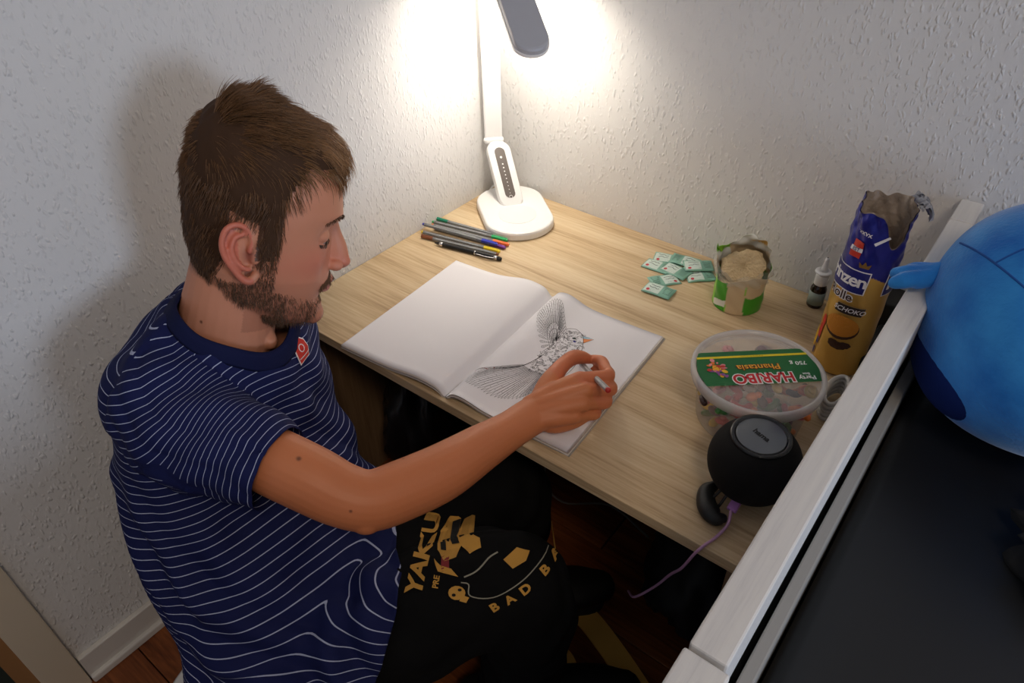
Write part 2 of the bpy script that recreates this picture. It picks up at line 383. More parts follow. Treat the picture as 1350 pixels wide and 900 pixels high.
def inside_body(x, y):   # soft oval chain
    for cx, cy, rx in ((8.9, 21.4, 1.7), (9.3, 19.2, 2.5), (9.7, 16.8, 2.8), (9.7, 14.4, 2.8), (9.2, 12.4, 2.3)):
        if (x-cx)**2+(y-cy)**2 < rx*rx: return True
    return False
for _ in range(430):
    x = rg.uniform(6.4, 12.4); y = rg.uniform(10.6, 23); 
    if not inside_body(x, y): continue
    r = rg.uniform(.13, .27); a = rg.uniform(0, 6.28)
    if rg.random() < .45:
        sp = [(x+r*(1-t*.8)*math.cos(a+t*7), y+r*(1-t*.8)*math.sin(a+t*7)) for t in np.linspace(0, 1, 10)]
        bird.add(ribbon(np.array(sp), LW*.8, onpage))
    elif rg.random() < .6: bird.add(ribbon(np.array(disc2((x, y), r*.8, r*.5, 9, a)), LW*.8, onpage, True))
    else: leaf((x, y), (x+r*3*math.cos(a), y+r*3*math.sin(a)), r*.5, 1, 6)
line([(10.01, 22.71), (11.85, 22.85), (10.92, 21.11)], .07, 1)
bird.obj('bird_outline', M_INK, book, False)
def patch(name, pts, rgb, parent, dz=.0002):
    fn = lambda x, y: onpage(x, y)-Vector((0, 0, dz)); P = np.array(pts); c = P.mean(0); s = Soup()
    v = [fn(*c)]+[fn(*p) for p in pts]; s.add((v, [(0, i+1, (i+1) % len(pts)+1) for i in range(len(pts))])); return s.obj(name, mat(name+'_ink', rgb, .7, 0, .1), parent, False)
patch('orange_beak', [(10.3, 22.1), (10.92, 21.2), (11.75, 22.8)], (228, 146, 96), book)
patch('blue_beak_top', [(10.05, 22.6), (10.3, 22.1), (11.6, 22.8), (11, 22.9)], (170, 205, 222), book)
patch('salmon_feather', [(.8, 6.35), (1.0, 5.9), (2.6, 6.9), (3.4, 7.65), (3.3, 7.85), (1.6, 6.9)], (214, 130, 118), book)
patch('blue_eye_mark', disc2((9.6, 20.7), .26, .2, 10), (70, 72, 150), book, -.0001)
patch('dark_eye', disc2((9.15, 21.35), .34, .2, 10, .5), (50, 66, 58), book, -.0001)

# ------------------------------------------------------------------ pens
def hexbar(x0, x1, r0, r1=None, seg=6, nose=0):
    r1 = r1 or r0; v = []; 
    for x, r in ((x0, r0), (x1, r1)):
        for i in range(seg):
            a = 2*PI*i/seg+PI/6; v.append((x, r*math.cos(a), r*math.sin(a)))
    f = [(i, (i+1) % seg, seg+(i+1) % seg, seg+i)[::-1] for i in range(seg)]+[tuple(range(seg)), tuple(range(2*seg-1, seg-1, -1))]
    return v, f
M_PENGREY = mat('grey_pen_barrel', (122, 124, 126), .4); M_PENWH = mat('pale_pen_stripe', (196, 198, 198), .45)
def fineliner(p, q, z, cap_rgb, colname, cap_at_end, label, zq=None, group='fineliners in the row beside the lamp'):
    P = Vector((p[0], p[1], z)); Q = Vector((q[0], q[1], zq if zq is not None else z)); d = Q-P; L = d.length
    root = bpy.data.objects.new('fineliner_pen', None); COL.objects.link(root)
    root.matrix_world = frame(P, d, Vector((0, 0, 1)).cross(d)); root.empty_display_size = .02
    root.matrix_basis = frame(P, d, Vector((0, 0, 1)).cross(d))
    tag(root, label, 'pen', group)
    cm = mat('pen_'+colname, cap_rgb, .35)
    def put(name, vf, m, par=root):
        o = mesh_obj(name, vf[0], vf[1], m); o.parent = par; return o
    if cap_at_end: a0, a1, c0, c1, e = 0.004, L-.034, L-.034, L-.003, -1
    else: a0, a1, c0, c1, e = .026, L-.004, 0, .026, 1
    br = put('barrel', hexbar(a0, a1, .0037), M_PENGREY)
    st = Soup()
    for i in range(6):
        a = 2*PI*i/6+PI/3; st.add(([(x, .0034*math.cos(a)+s*-math.sin(a), .0034*math.sin(a)+s*math.cos(a)) for x, s in ((a0+.006, -.0003), (a1-.012, -.0003), (a1-.012, .0003), (a0+.006, .0003))], [(0, 1, 2, 3)]))
    o = st.obj('stripe', M_PENWH, None, False); o.parent = br
    put('cap', hexbar(c0, c1, .0043, .0040), cm)
    if cap_at_end: put('end_plug', hexbar(0, .006, .0026, .0031, 10), cm); put('cap_clip', hexbar(L-.003, L, .0032, .002, 10), cm)
    else: put('end_plug', hexbar(L-.004, L, .0031, .0024, 10), cm)
    return root
fineliner((.004, -.1965), (.168, -.1728), .0044, (20, 128, 100), 'teal', False, 'grey fineliner with teal cap, farthest pen of the row')
fineliner((.004, -.2110), (.172, -.1790), .0044, (30, 170, 95), 'green', True, 'grey fineliner with bright green cap ending beside the lamp base')
fineliner((.013, -.2215), (.1845, -.1905), .0044, (240, 120, 60), 'orange', True, 'grey fineliner with orange cap and orange end plug')
fineliner((.024, -.2275), (.186, -.2030), .0044, (110, 50, 140), 'purple', True, 'grey fineliner with purple cap, mostly under the blue one')
fineliner((.004, -.2380), (.1735, -.2115), .0115, (45, 60, 185), 'blue', True, 'grey fineliner with blue cap lying on top of the row')
fineliner((.0145, -.2535), (.1858, -.2195), .0044, (232, 205, 40), 'yellow', True, 'grey fineliner with yellow cap and yellow end plug')
fineliner((.0256, -.2650), (.1899, -.2300), .0044, (120, 66, 38), 'brown', False, 'grey fineliner with brown cap at its left end')
P = Vector((.0642, -.2690, .0045)); Q = Vector((.2047, -.2395, .0045)); d = Q-P; L = d.length
bp = bpy.data.objects.new('ballpoint_pen', None); COL.objects.link(bp); bp.matrix_basis = frame(P, d, Vector((0, 0, 1)).cross(d)); bp.empty_display_size = .02
tag(bp, 'black ballpoint pen with silver clip and rubber stylus tip, nearest of the row', 'pen')
def putx(name, vf, m, par, sm=True): o = mesh_obj(name, vf[0], vf[1], m, None, sm); o.parent = par; return o
def xl(prof, seg=16): v, f = lathe(prof, seg); return [(z, x, y) for x, y, z in v], f
putx('barrel', xl([(.0012, 0), (.0034, .012), (.0042, .02), (.0042, L-.018), (.004, L-.014)]), M_BLACKP, bp)
putx('tip_collar', xl([(.0032, .010), (.0045, .0135), (.0045, .018)]), M_CHROME, bp)
putx('ring', xl([(.0046, L-.056), (.0046, L-.054)]), M_CHROME, bp)
putx('end_collar', xl([(.0044, L-.015), (.0040, L-.008)]), M_CHROME, bp)
putx('stylus_tip', xl([(.0038, L-.008), (.0042, L-.004), (.003, L), (.001, L+.001)]), mat('black_rubber', (28, 26, 25), .7), bp)
s = Soup().add(sweep([(L-.05, -.0046, .0015, .0014, .0006), (L-.03, -.0066, .002, .0014, .0006), (L-.014, -.005, .002, .0014, .0006)], 5, 8)); o = s.obj('clip', M_CHROME); o.parent = bp

# ------------------------------------------------------------------ desk lamp
lamp = empty('desk_lamp', (.125, -.085, 0)); tag(lamp, 'white LED desk lamp lit in the corner, on a rounded base with touch panel', 'lamp')
AX = Vector((.78, -.63, 0)).normalized(); PX = Vector((-AX.y, AX.x, 0))   # base long axis
def stadium(cx, L, r, n=14):   # in (along AX, along PX)
    out = []
    for k in range(n+1):
        a = -PI/2+PI*k/n; out.append((cx+L/2+r*math.cos(a)*.9, r*math.sin(a)))
    for k in range(n+1):
        a = PI/2+PI*k/n; out.append((cx-L/2+r*math.cos(a)*.9, r*math.sin(a)))
    return out
def slab(outline, zs, o, ax, px, up=Vector((0, 0, 1))):
    v = []; f = []; n = len(outline); c = np.array(outline).mean(0)
    for sc_, z in zs:
        for a, b in outline:
            a2 = c[0]+(a-c[0])*sc_; b2 = c[1]+(b-c[1])*sc_
            v.append(o+ax*a2+px*b2+up*z)
    for j in range(len(zs)-1):
        for i in range(n):
            k = (i+1) % n; f.append((j*n+i, j*n+k, (j+1)*n+k, (j+1)*n+i))
    f.append(tuple(range(n))[::-1]); f.append(tuple((len(zs)-1)*n+i for i in range(n))); return v, f
LB = Vector((.118, -.088, 0))
vf = slab(stadium(0, .085, .069, 20), [(.97, 0), (1, .003), (1, .013), (.985, .0165), (.955, .018)], LB, AX, PX)
mesh_obj('base', vf[0], vf[1], M_WPLASTIC, lamp, False)
vf = slab(disc2((.028, 0), .038, .038, 40), [(1, .018), (1, .0184), (.97, .0186)], LB, AX, PX)
mesh_obj('charging_pad_ring', vf[0], vf[1], mat('white_plastic_matte', (228, 228, 228), .4), lamp)
# neck: tilted rounded bar carrying the touch panel
n0 = LB+AX*(-.022)+Vector((0, 0, .014)); n1 = Vector((.038, -.040, .112))
nd = (n1-n0); nL = nd.length; nd.normalize(); nn_ = nd.cross(PX).normalized(); nn_ = nn_ if nn_.z > 0 else -nn_
NPX = PX
def capsule2(L, r, n=10): return [(a, b) for a, b in stadium(0, L-1.8*r, r, n)]
def slab2(name, L, wd, zs, cen, m, ax=nd, px=NPX, up=nn_, par=lamp, sm=False):
    vf = slab(capsule2(L, wd), zs, cen, ax, px, up); return mesh_obj(name, vf[0], vf[1], m, par, sm)
cen = (n0+n1)/2
neck = slab2('neck', nL+.022, .0245, [(.93, -.012), (1, -.009), (1, .006), (.97, .009), (.93, .0105)], cen, M_WPLASTIC)
tp = slab2('touch_panel', nL*.86, .0105, [(1, .0105), (1, .0112)], cen+nd*.004, mat('brown_grey_panel', (98, 90, 86), .3))
M_DOT = mat('panel_mark_white', (245, 245, 245), .5)
s = Soup()
for k in range(9):
    r = .0016-.00011*k; s.add(slab(disc2((.022-.0075*k, 0), r, r, 10), [(1, .0112), (1, .0115)], cen, nd, NPX, nn_))
s.add(slab(disc2((.036, 0), .0024, .0024, 12), [(1, .0112), (1, .0115)], cen, nd, NPX, nn_))
for rr in (disc2((-.046, 0), .0032, .0032, 16),):
    s.v += []; s.add(ribbon(np.array(rr), .0008, lambda x, y: cen+nd*x+NPX*y+nn_*.0116, True))
s.obj('panel_marks', M_DOT, tp, False)
# hinge, arm, head
hd = Vector((.72, .69, 0)).normalized()
hg = Vector((.0290, -.0395, .124))
s = Soup(); s.add(sweep([tuple(hg-hd*.0125)+(.0085, .0085), tuple(hg+hd*.0125)+(.0085, .0085)], 2, 16)); s.obj('hinge', M_WPLASTIC, lamp)
an = hd.cross(Vector((0, 0, 1)))
def boxf(name, o, ax, ay, az, L, wd, th, m, par, bev=.001):
    bm = bmesh.new(); add_box(bm, (L/2, 0, 0), (L, wd, th), None, bev); bmesh.ops.transform(bm, matrix=frame(o, ax, ay), verts=bm.verts); return bm_obj(name, bm, m, par)
boxf('arm', hg+Vector((0, 0, .002)), (0, 0, 1), hd, None, .380, .036, .009, M_WPLASTIC, lamp, .0035)
HA = Vector((.036, -.038, .505)); HB = Vector((.247, -.193, .372)); hx = (HB-HA); hL_ = hx.length; hx.normalize()
hy = Vector((0, 0, 1)).cross(hx).normalized(); hz = hx.cross(hy).normalized()
if hz.z < 0: hz = -hz
hc = (HA+HB)/2
s = Soup(); s.add(sweep([tuple(HA-hd*.02)+(.010, .010), tuple(HA+hd*.02)+(.010, .010)], 2, 16)); s.obj('head_hinge', M_WPLASTIC, lamp)
vf = slab(capsule2(hL_+.01, .0285, 14), [(1, -.0015), (1, .006), (.985, .0085), (.96, .0095)], hc, hx, hy, hz)
head = mesh_obj('lamp_head', vf[0], vf[1], mat('grey_lamp_top', (176, 177, 184), .4), lamp)
vf = slab(capsule2(hL_+.012, .0298, 14), [(1, -.006), (1.002, -.0035), (1, -.0008)], hc, hx, hy, hz)
mesh_obj('white_rim', vf[0], vf[1], M_WPLASTIC, lamp)
le = mat('led_diffuser', (255, 250, 240), .5); t = NT(le); t.set('Emission Color', (1, .90, .76, 1)); t.set('Emission Strength', 43)
vf = slab(capsule2(hL_-.02, .021, 12), [(1, -.0105), (1, -.006)], hc, hx, hy, hz)
mesh_obj('light_diffuser', vf[0], vf[1], le, head)
# power cord down behind the lamp
tube('power_cord', [(.02, -.05, .012), (.012, -.02, .01), (.006, .004, -.02), (.006, .006, -.1)], .0017, M_WPLASTIC, lamp)

# ------------------------------------------------------------------ sachets
M_SACH = mat('teal_sachet_foil', (128, 178, 160), .35, 0, .6); noise_bump(M_SACH, 120, .35, .002)
M_SW = mat('sachet_white_print', (206, 222, 214), .4); M_SD = mat('sachet_dark_print', (40, 66, 62), .5); M_SR = mat('sachet_red_print', (196, 60, 74), .5)
def sachet(cx, cy, z, ang, label, seed, flip=False, tilt=0):
    r_ = random.Random(seed); root = empty('sachet', (cx, cy, z), ang); tag(root, label, 'sachet', 'teal sachets scattered near the rice cakes')
    Lx, Ly, nx, ny = .052, .034, 14, 10
    hgt = lambda x, y: .0006+.0022*max(0, (1-(2*x/Lx)**4))*max(0, (1-(2*y/Ly)**4))+.0008*math.sin(x*170+seed)*math.cos(y*140+seed*2)+tilt*(x+Lx/2)
    V = []; F = []
    for i in range(nx+1):
        for j in range(ny+1):
            x = -Lx/2+Lx*i/nx; y = -Ly/2+Ly*j/ny; V.append((x, y, hgt(x, y)+.0004))
    n = len(V); V += [(x, y, zz-.0008) for x, y, zz in V]
    for i in range(nx):
        for j in range(ny):
            a = i*(ny+1)+j; F += [(a, a+ny+1, a+ny+2, a+1), (a+n, a+1+n, a+ny+2+n, a+ny+1+n)]
    for i in range(nx): F += [(i*(ny+1), i*(ny+1)+n, (i+1)*(ny+1)+n, (i+1)*(ny+1)), (i*(ny+1)+ny, (i+1)*(ny+1)+ny, (i+1)*(ny+1)+ny+n, i*(ny+1)+ny+n)]
    for j in range(ny): F += [(j, j+1, j+1+n, j+n), (nx*(ny+1)+j, nx*(ny+1)+j+n, nx*(ny+1)+j+1+n, nx*(ny+1)+j+1)]
    o = mesh_obj('foil', V, F, M_SACH, None, True); o.parent = root
    fn = lambda x, y: (x, y, hgt(x, y)+.00065); f2 = lambda x, y: (x, y, hgt(x, y)+.0008)
    sg = 1 if not flip else -1
    def gridp(x0, x1, y0, y1, m, nm, f=fn):
        V = [f(x0+(x1-x0)*i/6, y0+(y1-y0)*j/4) for i in range(7) for j in range(5)]; F = [(i*5+j, (i+1)*5+j, (i+1)*5+j+1, i*5+j+1) for i in range(6) for j in range(4)]
        o = mesh_obj(nm, V, F, m, None, True); o.parent = root
    gridp(*sorted((-.024*sg, 0.004*sg)), -.014, .012, M_SW, 'print_panel')
    s = Soup()
    for k in range(2):
        pts = [((-.018+.0035*q)*sg+.001*r_.random(), .006-.007*k+.0028*(r_.random()-.5)) for q in range(6)]; s.add(ribbon(bez(pts, 3), .0012, f2))
    for k in range(7): s.add(ribbon(np.array([((.007+.0005*k)*sg, .011-.0033*k), (.022*sg, .011-.0033*k)]), .0008, f2))
    o = s.obj('dark_lettering', M_SD, None, False); o.parent = root
    s = Soup(); c = (-.017*sg, -.0095); s.add(poly(disc2(c, .0032, .0032, 8), f2)); o = s.obj('red_emblem', M_SR, None, False); o.parent = root
    return root
sachet(.450, -.052, .0005, .30, 'teal sachet at the far left of the scattered pile', 1)
sachet(.448, -.086, .0012, .05, 'pale teal sachet at the left edge of the pile', 2)
sachet(.483, -.083, .0030, -.12, 'teal sachet with wavy edge in the middle of the pile', 3)
sachet(.480, -.044, .0034, .15, 'teal sachet at the back, between the far left one and the rice cake bag', 4, True)
sachet(.524, -.070, .0008, .75, 'teal sachet at the right edge of the pile touching the rice cake bag', 6)
sachet(.509, -.049, .0060, .62, 'topmost teal sachet of the pile, next to the rice cake bag', 5)
sachet(.479, -.119, .0005, .90, 'teal sachet between the pile and the front one', 7, True)
sachet(.488, -.155, .0030, .06, 'frontmost teal sachet, apart from the pile', 8)

# ------------------------------------------------------------------ rice cake bag
RB = Vector((.608, -.104, 0)); CAMD = math.atan2(-1.11+.104, .93-.608)    # direction to the viewer side of the bag
bag = empty('snack_bag', RB); tag(bag, 'torn open green and clear bag of rice cakes beside the sachets', 'snack bag')
NG, NH = 120, 50; V = []; C3 = []; rg = random.Random(5)
G1 = L3((58, 150, 30)); G2 = L3((126, 196, 48)); TAN = L3((204, 182, 146)); WH = L3((222, 224, 216)); YE = L3((222, 176, 60))
def nz(a, z, s=1): return math.sin(a*3+z*90*s)*math.cos(a*5-z*60+s)+.6*math.sin(a*9+z*200+s*2)
for j in range(NH+1):
    for i in range(NG):
        a = 2*PI*i/NG; ra = (a-CAMD+PI) % (2*PI)-PI     # 0 = toward viewer, + = to image right
        top = .062+.012*math.sin(ra*2+.6)
        q_ = min(1, max(0, (abs(ra)-1.1)/.6)); q_ = q_*q_*(3-2*q_); rw = ra if ra > 0 else ra+2*PI; top += q_*.026+.036*math.exp(-((rw-2.75)/.62)**4)+.010*math.exp(-((ra+1.9)/.4)**2)
        z = top*j/NH; fl = max(0, z-.055)/.05
        r = .0405+.0008*nz(a, z)*(1 if z > .004 else .2)+fl*.006*nz(a, z, 2)*.6+fl*.006
        if j == 0: r *= .97
        lean = Vector((math.cos(CAMD), math.sin(CAMD), 0))*(.020*fl*fl if abs(ra) > 1.9 else 0)
        V.append(Vector((r*math.cos(a), r*math.sin(a), z))+lean)
        if z < .058:
            if -.42 < ra-(.02-z)*1.6 < .30: c = TAN
            elif ra > .30: c = G1 if z < .045-.012*abs(math.sin(ra*2.2)) or ra > 1.4 else TAN
            elif -1.1 < ra < -.42: c = (WH if abs((z-.017)-(.42+ra)*.012) < .006 else G1)
            else: c = G2
        else: c = (WH if z > .094 else TAN) if abs(ra) > 1.7 else TAN*.9+WH*.1
        if ((rw-2.75)/.30)**2+((z-.112)/.006)**2 < 1: c = YE
        if 1.35 < ra < 2.15 and z > .058 and (abs(z-(.066+.035*abs(ra-1.75)/.4)) < .005): c = G2
        elif 1.35 < ra < 2.15 and z > .066: c = WH
        if -2.5 < ra < -1.6 and z > .066: c = G2 if z > .088 else WH
        C3.append(c)
F = [(j*NG+i, j*NG+(i+1) % NG, (j+1)*NG+(i+1) % NG, (j+1)*NG+i) for j in range(NH) for i in range(NG)]
F.append(tuple(range(NG))[::-1])
bo = mesh_obj('printed_film', [v+RB for v in V], F, vcol_mat('printed_bag_film', .28, .6), bag, True); set_col(bo.data, np.array(C3))
NT(MATS['printed_bag_film']).set('Transmission Weight', .0)
md = bo.modifiers.new('s', 'SOLIDIFY'); md.thickness = .0004
# clear film collar at the mouth
fm = mat('clear_film', (235, 240, 235), .12, 0, .6); NT(fm).set('Alpha', .22); noise_bump(fm, 60, .6, .004)
V = []; nA = 40; nB = 10
for j in range(nB+1):
    for i in range(nA+1):
        ra = -2.2+4.0*i/nA; a = CAMD+ra; z = .055+.034*j/nB*(.55+.45*abs(math.sin(ra*1.5+.4))); r = .042+.008*j/nB+.003*math.sin(ra*11+j)
        V.append(RB+Vector((r*math.cos(a), r*math.sin(a), z)))
F = [(j*(nA+1)+i, j*(nA+1)+i+1, (j+1)*(nA+1)+i+1, (j+1)*(nA+1)+i) for j in range(nB) for i in range(nA)]
mesh_obj('clear_film_collar', V, F, fm, bag, True)
M_RICE = mat('puffed_rice', (214, 190, 148), .85); noise_bump(M_RICE, 260, .9, .003, 2)
def rice_cake(z, label, M=None, r=.036):
    v, f = lathe([(.001, 0), (r*.9, 0), (r, .002), (r, .008), (r*.95, .0105), (r*.5, .0112), (.001, .011)], 48)
    v = [(x*(1+.015*math.sin(7*i)), y*(1+.015*math.cos(9*i)), zz+.0007*math.sin(13*i)) for i, (x, y, zz) in enumerate(v)]
    o = mesh_obj('rice_cake', v, f, M_RICE, None, True); 
    if M is None: o.location = RB+Vector((0, 0, z))
    else: o.matrix_basis = M
    return tag(o, label, 'rice cake')
for k in range(4): 
    o = rice_cake(.001+.0118*k, 'rice cake in the stack inside the green bag'); o['group'] = 'rice cakes inside the bag'
v, f = [], []; NB = 40
def rb_(a): return .034*(1-.30*max(0, math.sin(a-.4))**3)+.0012*math.sin(a*9)+.0009*math.sin(a*17+1)
for rr_, zz in ((.05, 0), (.7, 0), (.96, .002), (1, .006), (.97, .011), (.75, .0135), (.4, .0125), (.05, .013)):
    for i in range(NB): a = 2*PI*i/NB; v.append((rr_*rb_(a)*math.cos(a)*1.05, rr_*rb_(a)*math.sin(a), zz+.0012*math.sin(i*2.3+rr_*20)*(zz > .01)))
f = [(j*NB+i, j*NB+(i+1) % NB, (j+1)*NB+(i+1) % NB, (j+1)*NB+i) for j in range(7) for i in range(NB)]+[tuple(range(NB))[::-1], tuple(7*NB+i for i in range(NB))]
o = mesh_obj('rice_cake', v, f, M_RICE, None, True); o.matrix_basis = Matrix.Translation(RB+Vector((-.004, .007, .067))) @ Matrix.Rotation(CAMD+PI/2, 4, 'Z') @ Matrix.Rotation(math.radians(48), 4, 'X')
tag(o, 'broken rice cake leaning against the back of the bag mouth', 'rice cake')

# ------------------------------------------------------------------ nasal spray bottle
SP = Vector((.7155, -.0345, 0)); sb = empty('nasal_spray', SP, -1.2); tag(sb, 'small brown glass nasal spray bottle with white nozzle by the wall', 'spray bottle')
def pl(name, prof, m, par, base, seg=32, sm=True):
    v, f = lathe(prof, seg); o = mesh_obj(name, [Vector(x)+base for x in v], f, m, par, sm); return o
pl('bottle', [(.001, 0), (.0118, 0), (.0128, .0015), (.0128, .034), (.011, .039), (.0085, .042), (.0085, .046)], mat('brown_glass', (38, 22, 14), .12, 0, .6), sb, SP)
pl('label', [(.01295, .006), (.01295, .030)], mat('pale_green_label', (150, 164, 154), .6), sb, SP)
pl('screw_cap', [(.0102, .043), (.0104, .044), (.0104, .060), (.0098, .0615), (.006, .062)], M_WPLASTIC, sb, SP)
pl('finger_flange', [(.012, .0645), (.0135, .0655), (.013, .0675), (.0075, .069), (.006, .062)], M_WPLASTIC, sb, SP)
pl('nozzle', [(.0062, .066), (.0052, .074), (.0036, .083), (.0030, .091), (.0022, .0925), (.0010, .0928)], M_WPLASTIC, sb, SP)
pl('nozzle_hole', [(.0012, .0925), (.0012, .0931)], M_BLACKP, sb, SP)

# ------------------------------------------------------------------ biscuit roll
RO = Vector((.794, -.160, 0)); RR = .0365; AZ0 = math.atan2(-1.11+.16, .93-.794)
roll = empty('biscuit_roll', RO); tag(roll, 'tall torn open roll of chocolate sandwich biscuits in gold and blue foil', 'biscuits')
NG, NH = 180, 150; V = []; C3 = []
GOLD = L3((200, 158, 74)); BLUE = L3((28, 36, 140)); SIL = L3((150, 150, 150))
def ztop(ra):
    t = .268+.003*math.sin(ra*3+1)+.0018*math.sin(ra*9)
    d = (ra-.70)/.5; t -= .050*math.exp(-d*d)+.006*math.exp(-((ra+.6)/.9)**2); return t
def rollp(ra, z, dr=0):
    a = AZ0+ra; cr = max(0, (z-.165)/.1); lo = max(0, 1-abs(z-.04)/.04)
    r = RR+dr+.00035*math.sin(ra*7+z*150)+cr*(.0022*math.sin(ra*5+z*95)+.0011*math.sin(ra*11-z*170)+.0007*math.sin(ra*17+z*260))-cr*.003
    return RO+Vector((r*math.cos(a), r*math.sin(a), z))+Vector((.0, .0, 0))*z
for j in range(NH+1):
    for i in range(NG):
        ra = -PI+2*PI*i/NG; z = ztop(ra)*j/NH; V.append(rollp(ra, z, 0 if j > 1 else -.002*(2-j)))
        zb = .168+.012*math.sin(ra*1.3+2.2); C3.append(BLUE if z > zb else GOLD)
F = [(j*NG+i, j*NG+(i+1) % NG, (j+1)*NG+(i+1) % NG, (j+1)*NG+i) for j in range(NH) for i in range(NG)]+[tuple(range(NG))[::-1]]
wm = vcol_mat('biscuit_foil_wrapper', .3, .6); t = NT(wm); t.set('Metallic', .35); 
wr_ = mesh_obj('wrapper', V, F, wm, roll, True); set_col(wr_.data, np.array(C3))
noise_bump(wm, 45, .25, .003)
lm = mat('silver_foil_lining', (176, 160, 144), .35, .1, .8); noise_bump(lm, 70, .9, .004)
V = []; NL = 30
for j in range(NL+1):
    for i in range(NG):
        ra = -PI+2*PI*i/NG; z = .10+(ztop(ra)+.001-.10)*j/NL; V.append(rollp(ra, z, -.0013))
F = [(j*NG+i, (j+1)*NG+i, (j+1)*NG+(i+1) % NG, j*NG+(i+1) % NG) for j in range(NL) for i in range(NG)]
mesh_obj('foil_lining', V, F, lm, roll, True)
# torn flap folded outward at the upper right
V = []; C3 = []
for j in range(13):
    for i in range(15):
        u = i/14-.5; v = j/12; a = AZ0+2.0+u*1.0; r = RR+.016*v+.003*math.sin(u*23+v*9); z = .268+.008*math.sin(v*3)-.014*v*v+.003*math.sin(u*30+v*17)
        V.append(RO+Vector((r*math.cos(a), r*math.sin(a), z)))
F = [(j*15+i, j*15+i+1, (j+1)*15+i+1, (j+1)*15+i) for j in range(12) for i in range(14)]
mesh_obj('torn_flap', V, F, mat('crinkled_silver_foil', (176, 178, 186), .3, .45), roll, True)
# print on the wrapper
def wrap(u, v, dr=.0006): return rollp(u/RR, v, dr)        # u arc metres (+ toward image right), v height
def on_roll(name, vfs, m, par=roll):
    s = Soup()
    for q in vfs: s.add(q)
    return s.obj(name, m, par, False)
def txt_roll(name, s_, size, u, v, m, ang=0, bold=0, shear=0, dr=.0009, spacing=1):
    vf = fine(text_mesh(s_, size, bold, 0, shear, 'CENTER', 4, spacing), .0035); ca, sa = math.cos(ang), math.sin(ang)
    return on_roll(name, [mapv(vf, lambda x, y, z: wrap(u+x*ca-y*sa, v+x*sa+y*ca, dr))], m)
def grid_patch(u0, u1, v0, v1, dr, shear=0, n=14):
    V = [wrap(u0+(u1-u0)*i/n+shear*(j/8), v0+(v1-v0)*j/8, dr) for i in range(n+1) for j in range(9)]; F = [(i*9+j, (i+1)*9+j, (i+1)*9+j+1, i*9+j+1) for i in range(n) for j in range(8)]
    return V, F
def grid_disc(u, v, ru, rv, dr, n=24, rings=4):
    V = [wrap(u, v, dr)]; F = []
    for k in range(1, rings+1):
        for i in range(n): a = 2*PI*i/n; V.append(wrap(u+ru*k/rings*math.cos(a), v+rv*k/rings*math.sin(a), dr))
    for i in range(n): F.append((0, 1+i, 1+(i+1) % n))
    for k in range(rings-1):
        for i in range(n): a = 1+k*n+i; b = 1+k*n+(i+1) % n; F.append((a, a+n, b+n, b))
    return V, F
WHI = mat('printed_white', (236, 236, 240), .4); NAVY = mat('printed_navy', (22, 30, 118), .35); CHOC = mat('printed_chocolate', (58, 26, 18), .5)
on_roll('panel_border', [grid_patch(-.058, .006, .146, .182, .0010, .002)], WHI)
on_roll('name_panel', [grid_patch(-.0565, .0045, .1475, .1805, .0013, .002)], NAVY)
txt_roll('lettering', 'Prinzen', .0255, -.0285, .1655, WHI, 0, .0006, 0, .0017, .9)
on_roll('panel_border', [grid_patch(.028, .060, .146, .182, .0010, .002)], WHI)
on_roll('name_panel', [grid_patch(.0295, .0585, .1475, .1805, .0013, .002)], NAVY)
txt_roll('lettering', 'P', .030, .040, .1655, WHI, 0, .0009, 0, .0017)
txt_roll('lettering', 'Rolle', .019, -.0255, .138, WHI, 0, .0016, 0, .0008)
txt_roll('lettering', 'Rolle', .019, -.0255, .138, CHOC, 0, .0002, 0, .0014)
on_roll('flavour_border', [grid_patch(-.0248, .0128, .1108, .1262, .0014, .003)], mat('printed_tan_border', (190, 160, 110), .5))
on_roll('flavour_panel', [grid_patch(-.024, .012, .1115, .1255, .0019, .003)], mat('printed_dark_brown', (40, 24, 20), .5))
txt_roll('lettering', 'SCHOKO', .0098, -.0050, .1185, WHI, 0, .0002, .25, .0026)
bsm = mat('printed_biscuit', (206, 132, 34), .5); noise_bump(bsm, 500, .6, .002)
on_roll('biscuit_picture', [grid_disc(-.008, .0865, .0245, .0195, .0010)], CHOC)
on_roll('biscuit_picture', [grid_disc(-.0085, .0895, .0235, .0175, .0014)], bsm)
on_roll('chocolate_picture', [grid_disc(-.006, .056, .014, .007, .0010, 9), grid_disc(.003, .0585, .010, .006, .0012, 7), grid_disc(-.012, .0600, .008, .005, .0013, 6)], CHOC)
on_roll('red_seal', [grid_patch(-.030, -.014, .198, .222, .0014, .001)], mat('printed_red', (206, 52, 38), .45))
on_roll('seal_band', [grid_patch(-.031, -.013, .2065, .2125, .0018, 0)], WHI)
txt_roll('lettering', 'EST', .007, -.022, .2095, NAVY, 0, .0001, 0, .0022)
on_roll('white_dash', [mapv(([(0, 0, 0), (.016, .012, 0), (.0185, .009, 0), (.0025, -.003, 0)], [(0, 1, 2, 3)]), lambda x, y, z: wrap(x-.002, y+.226, .0016))], WHI)
on_roll('white_print', [mapv(text_mesh('xxvx', .010, .0001), lambda x, y, z: wrap(x-.016, y+.236, .0016))], WHI)
on_roll('crown_picture', [mapv(([(0, 0, 0), (.012, 0, 0), (.014, .008, 0), (.009, .004, 0), (.006, .010, 0), (.003, .004, 0), (-.002, .008, 0)], [(0, 1, 2, 3, 4, 5, 6)]), lambda x, y, z: wrap(x-.010, y+.187, .0016))], mat('printed_gold_dark', (130, 96, 40), .5))
on_roll('red_tassel', [grid_disc(-.0375, .082, .0045, .010, .0012, 12), grid_patch(-.042, -.035, .050, .074, .0012)], MATS['printed_red'])
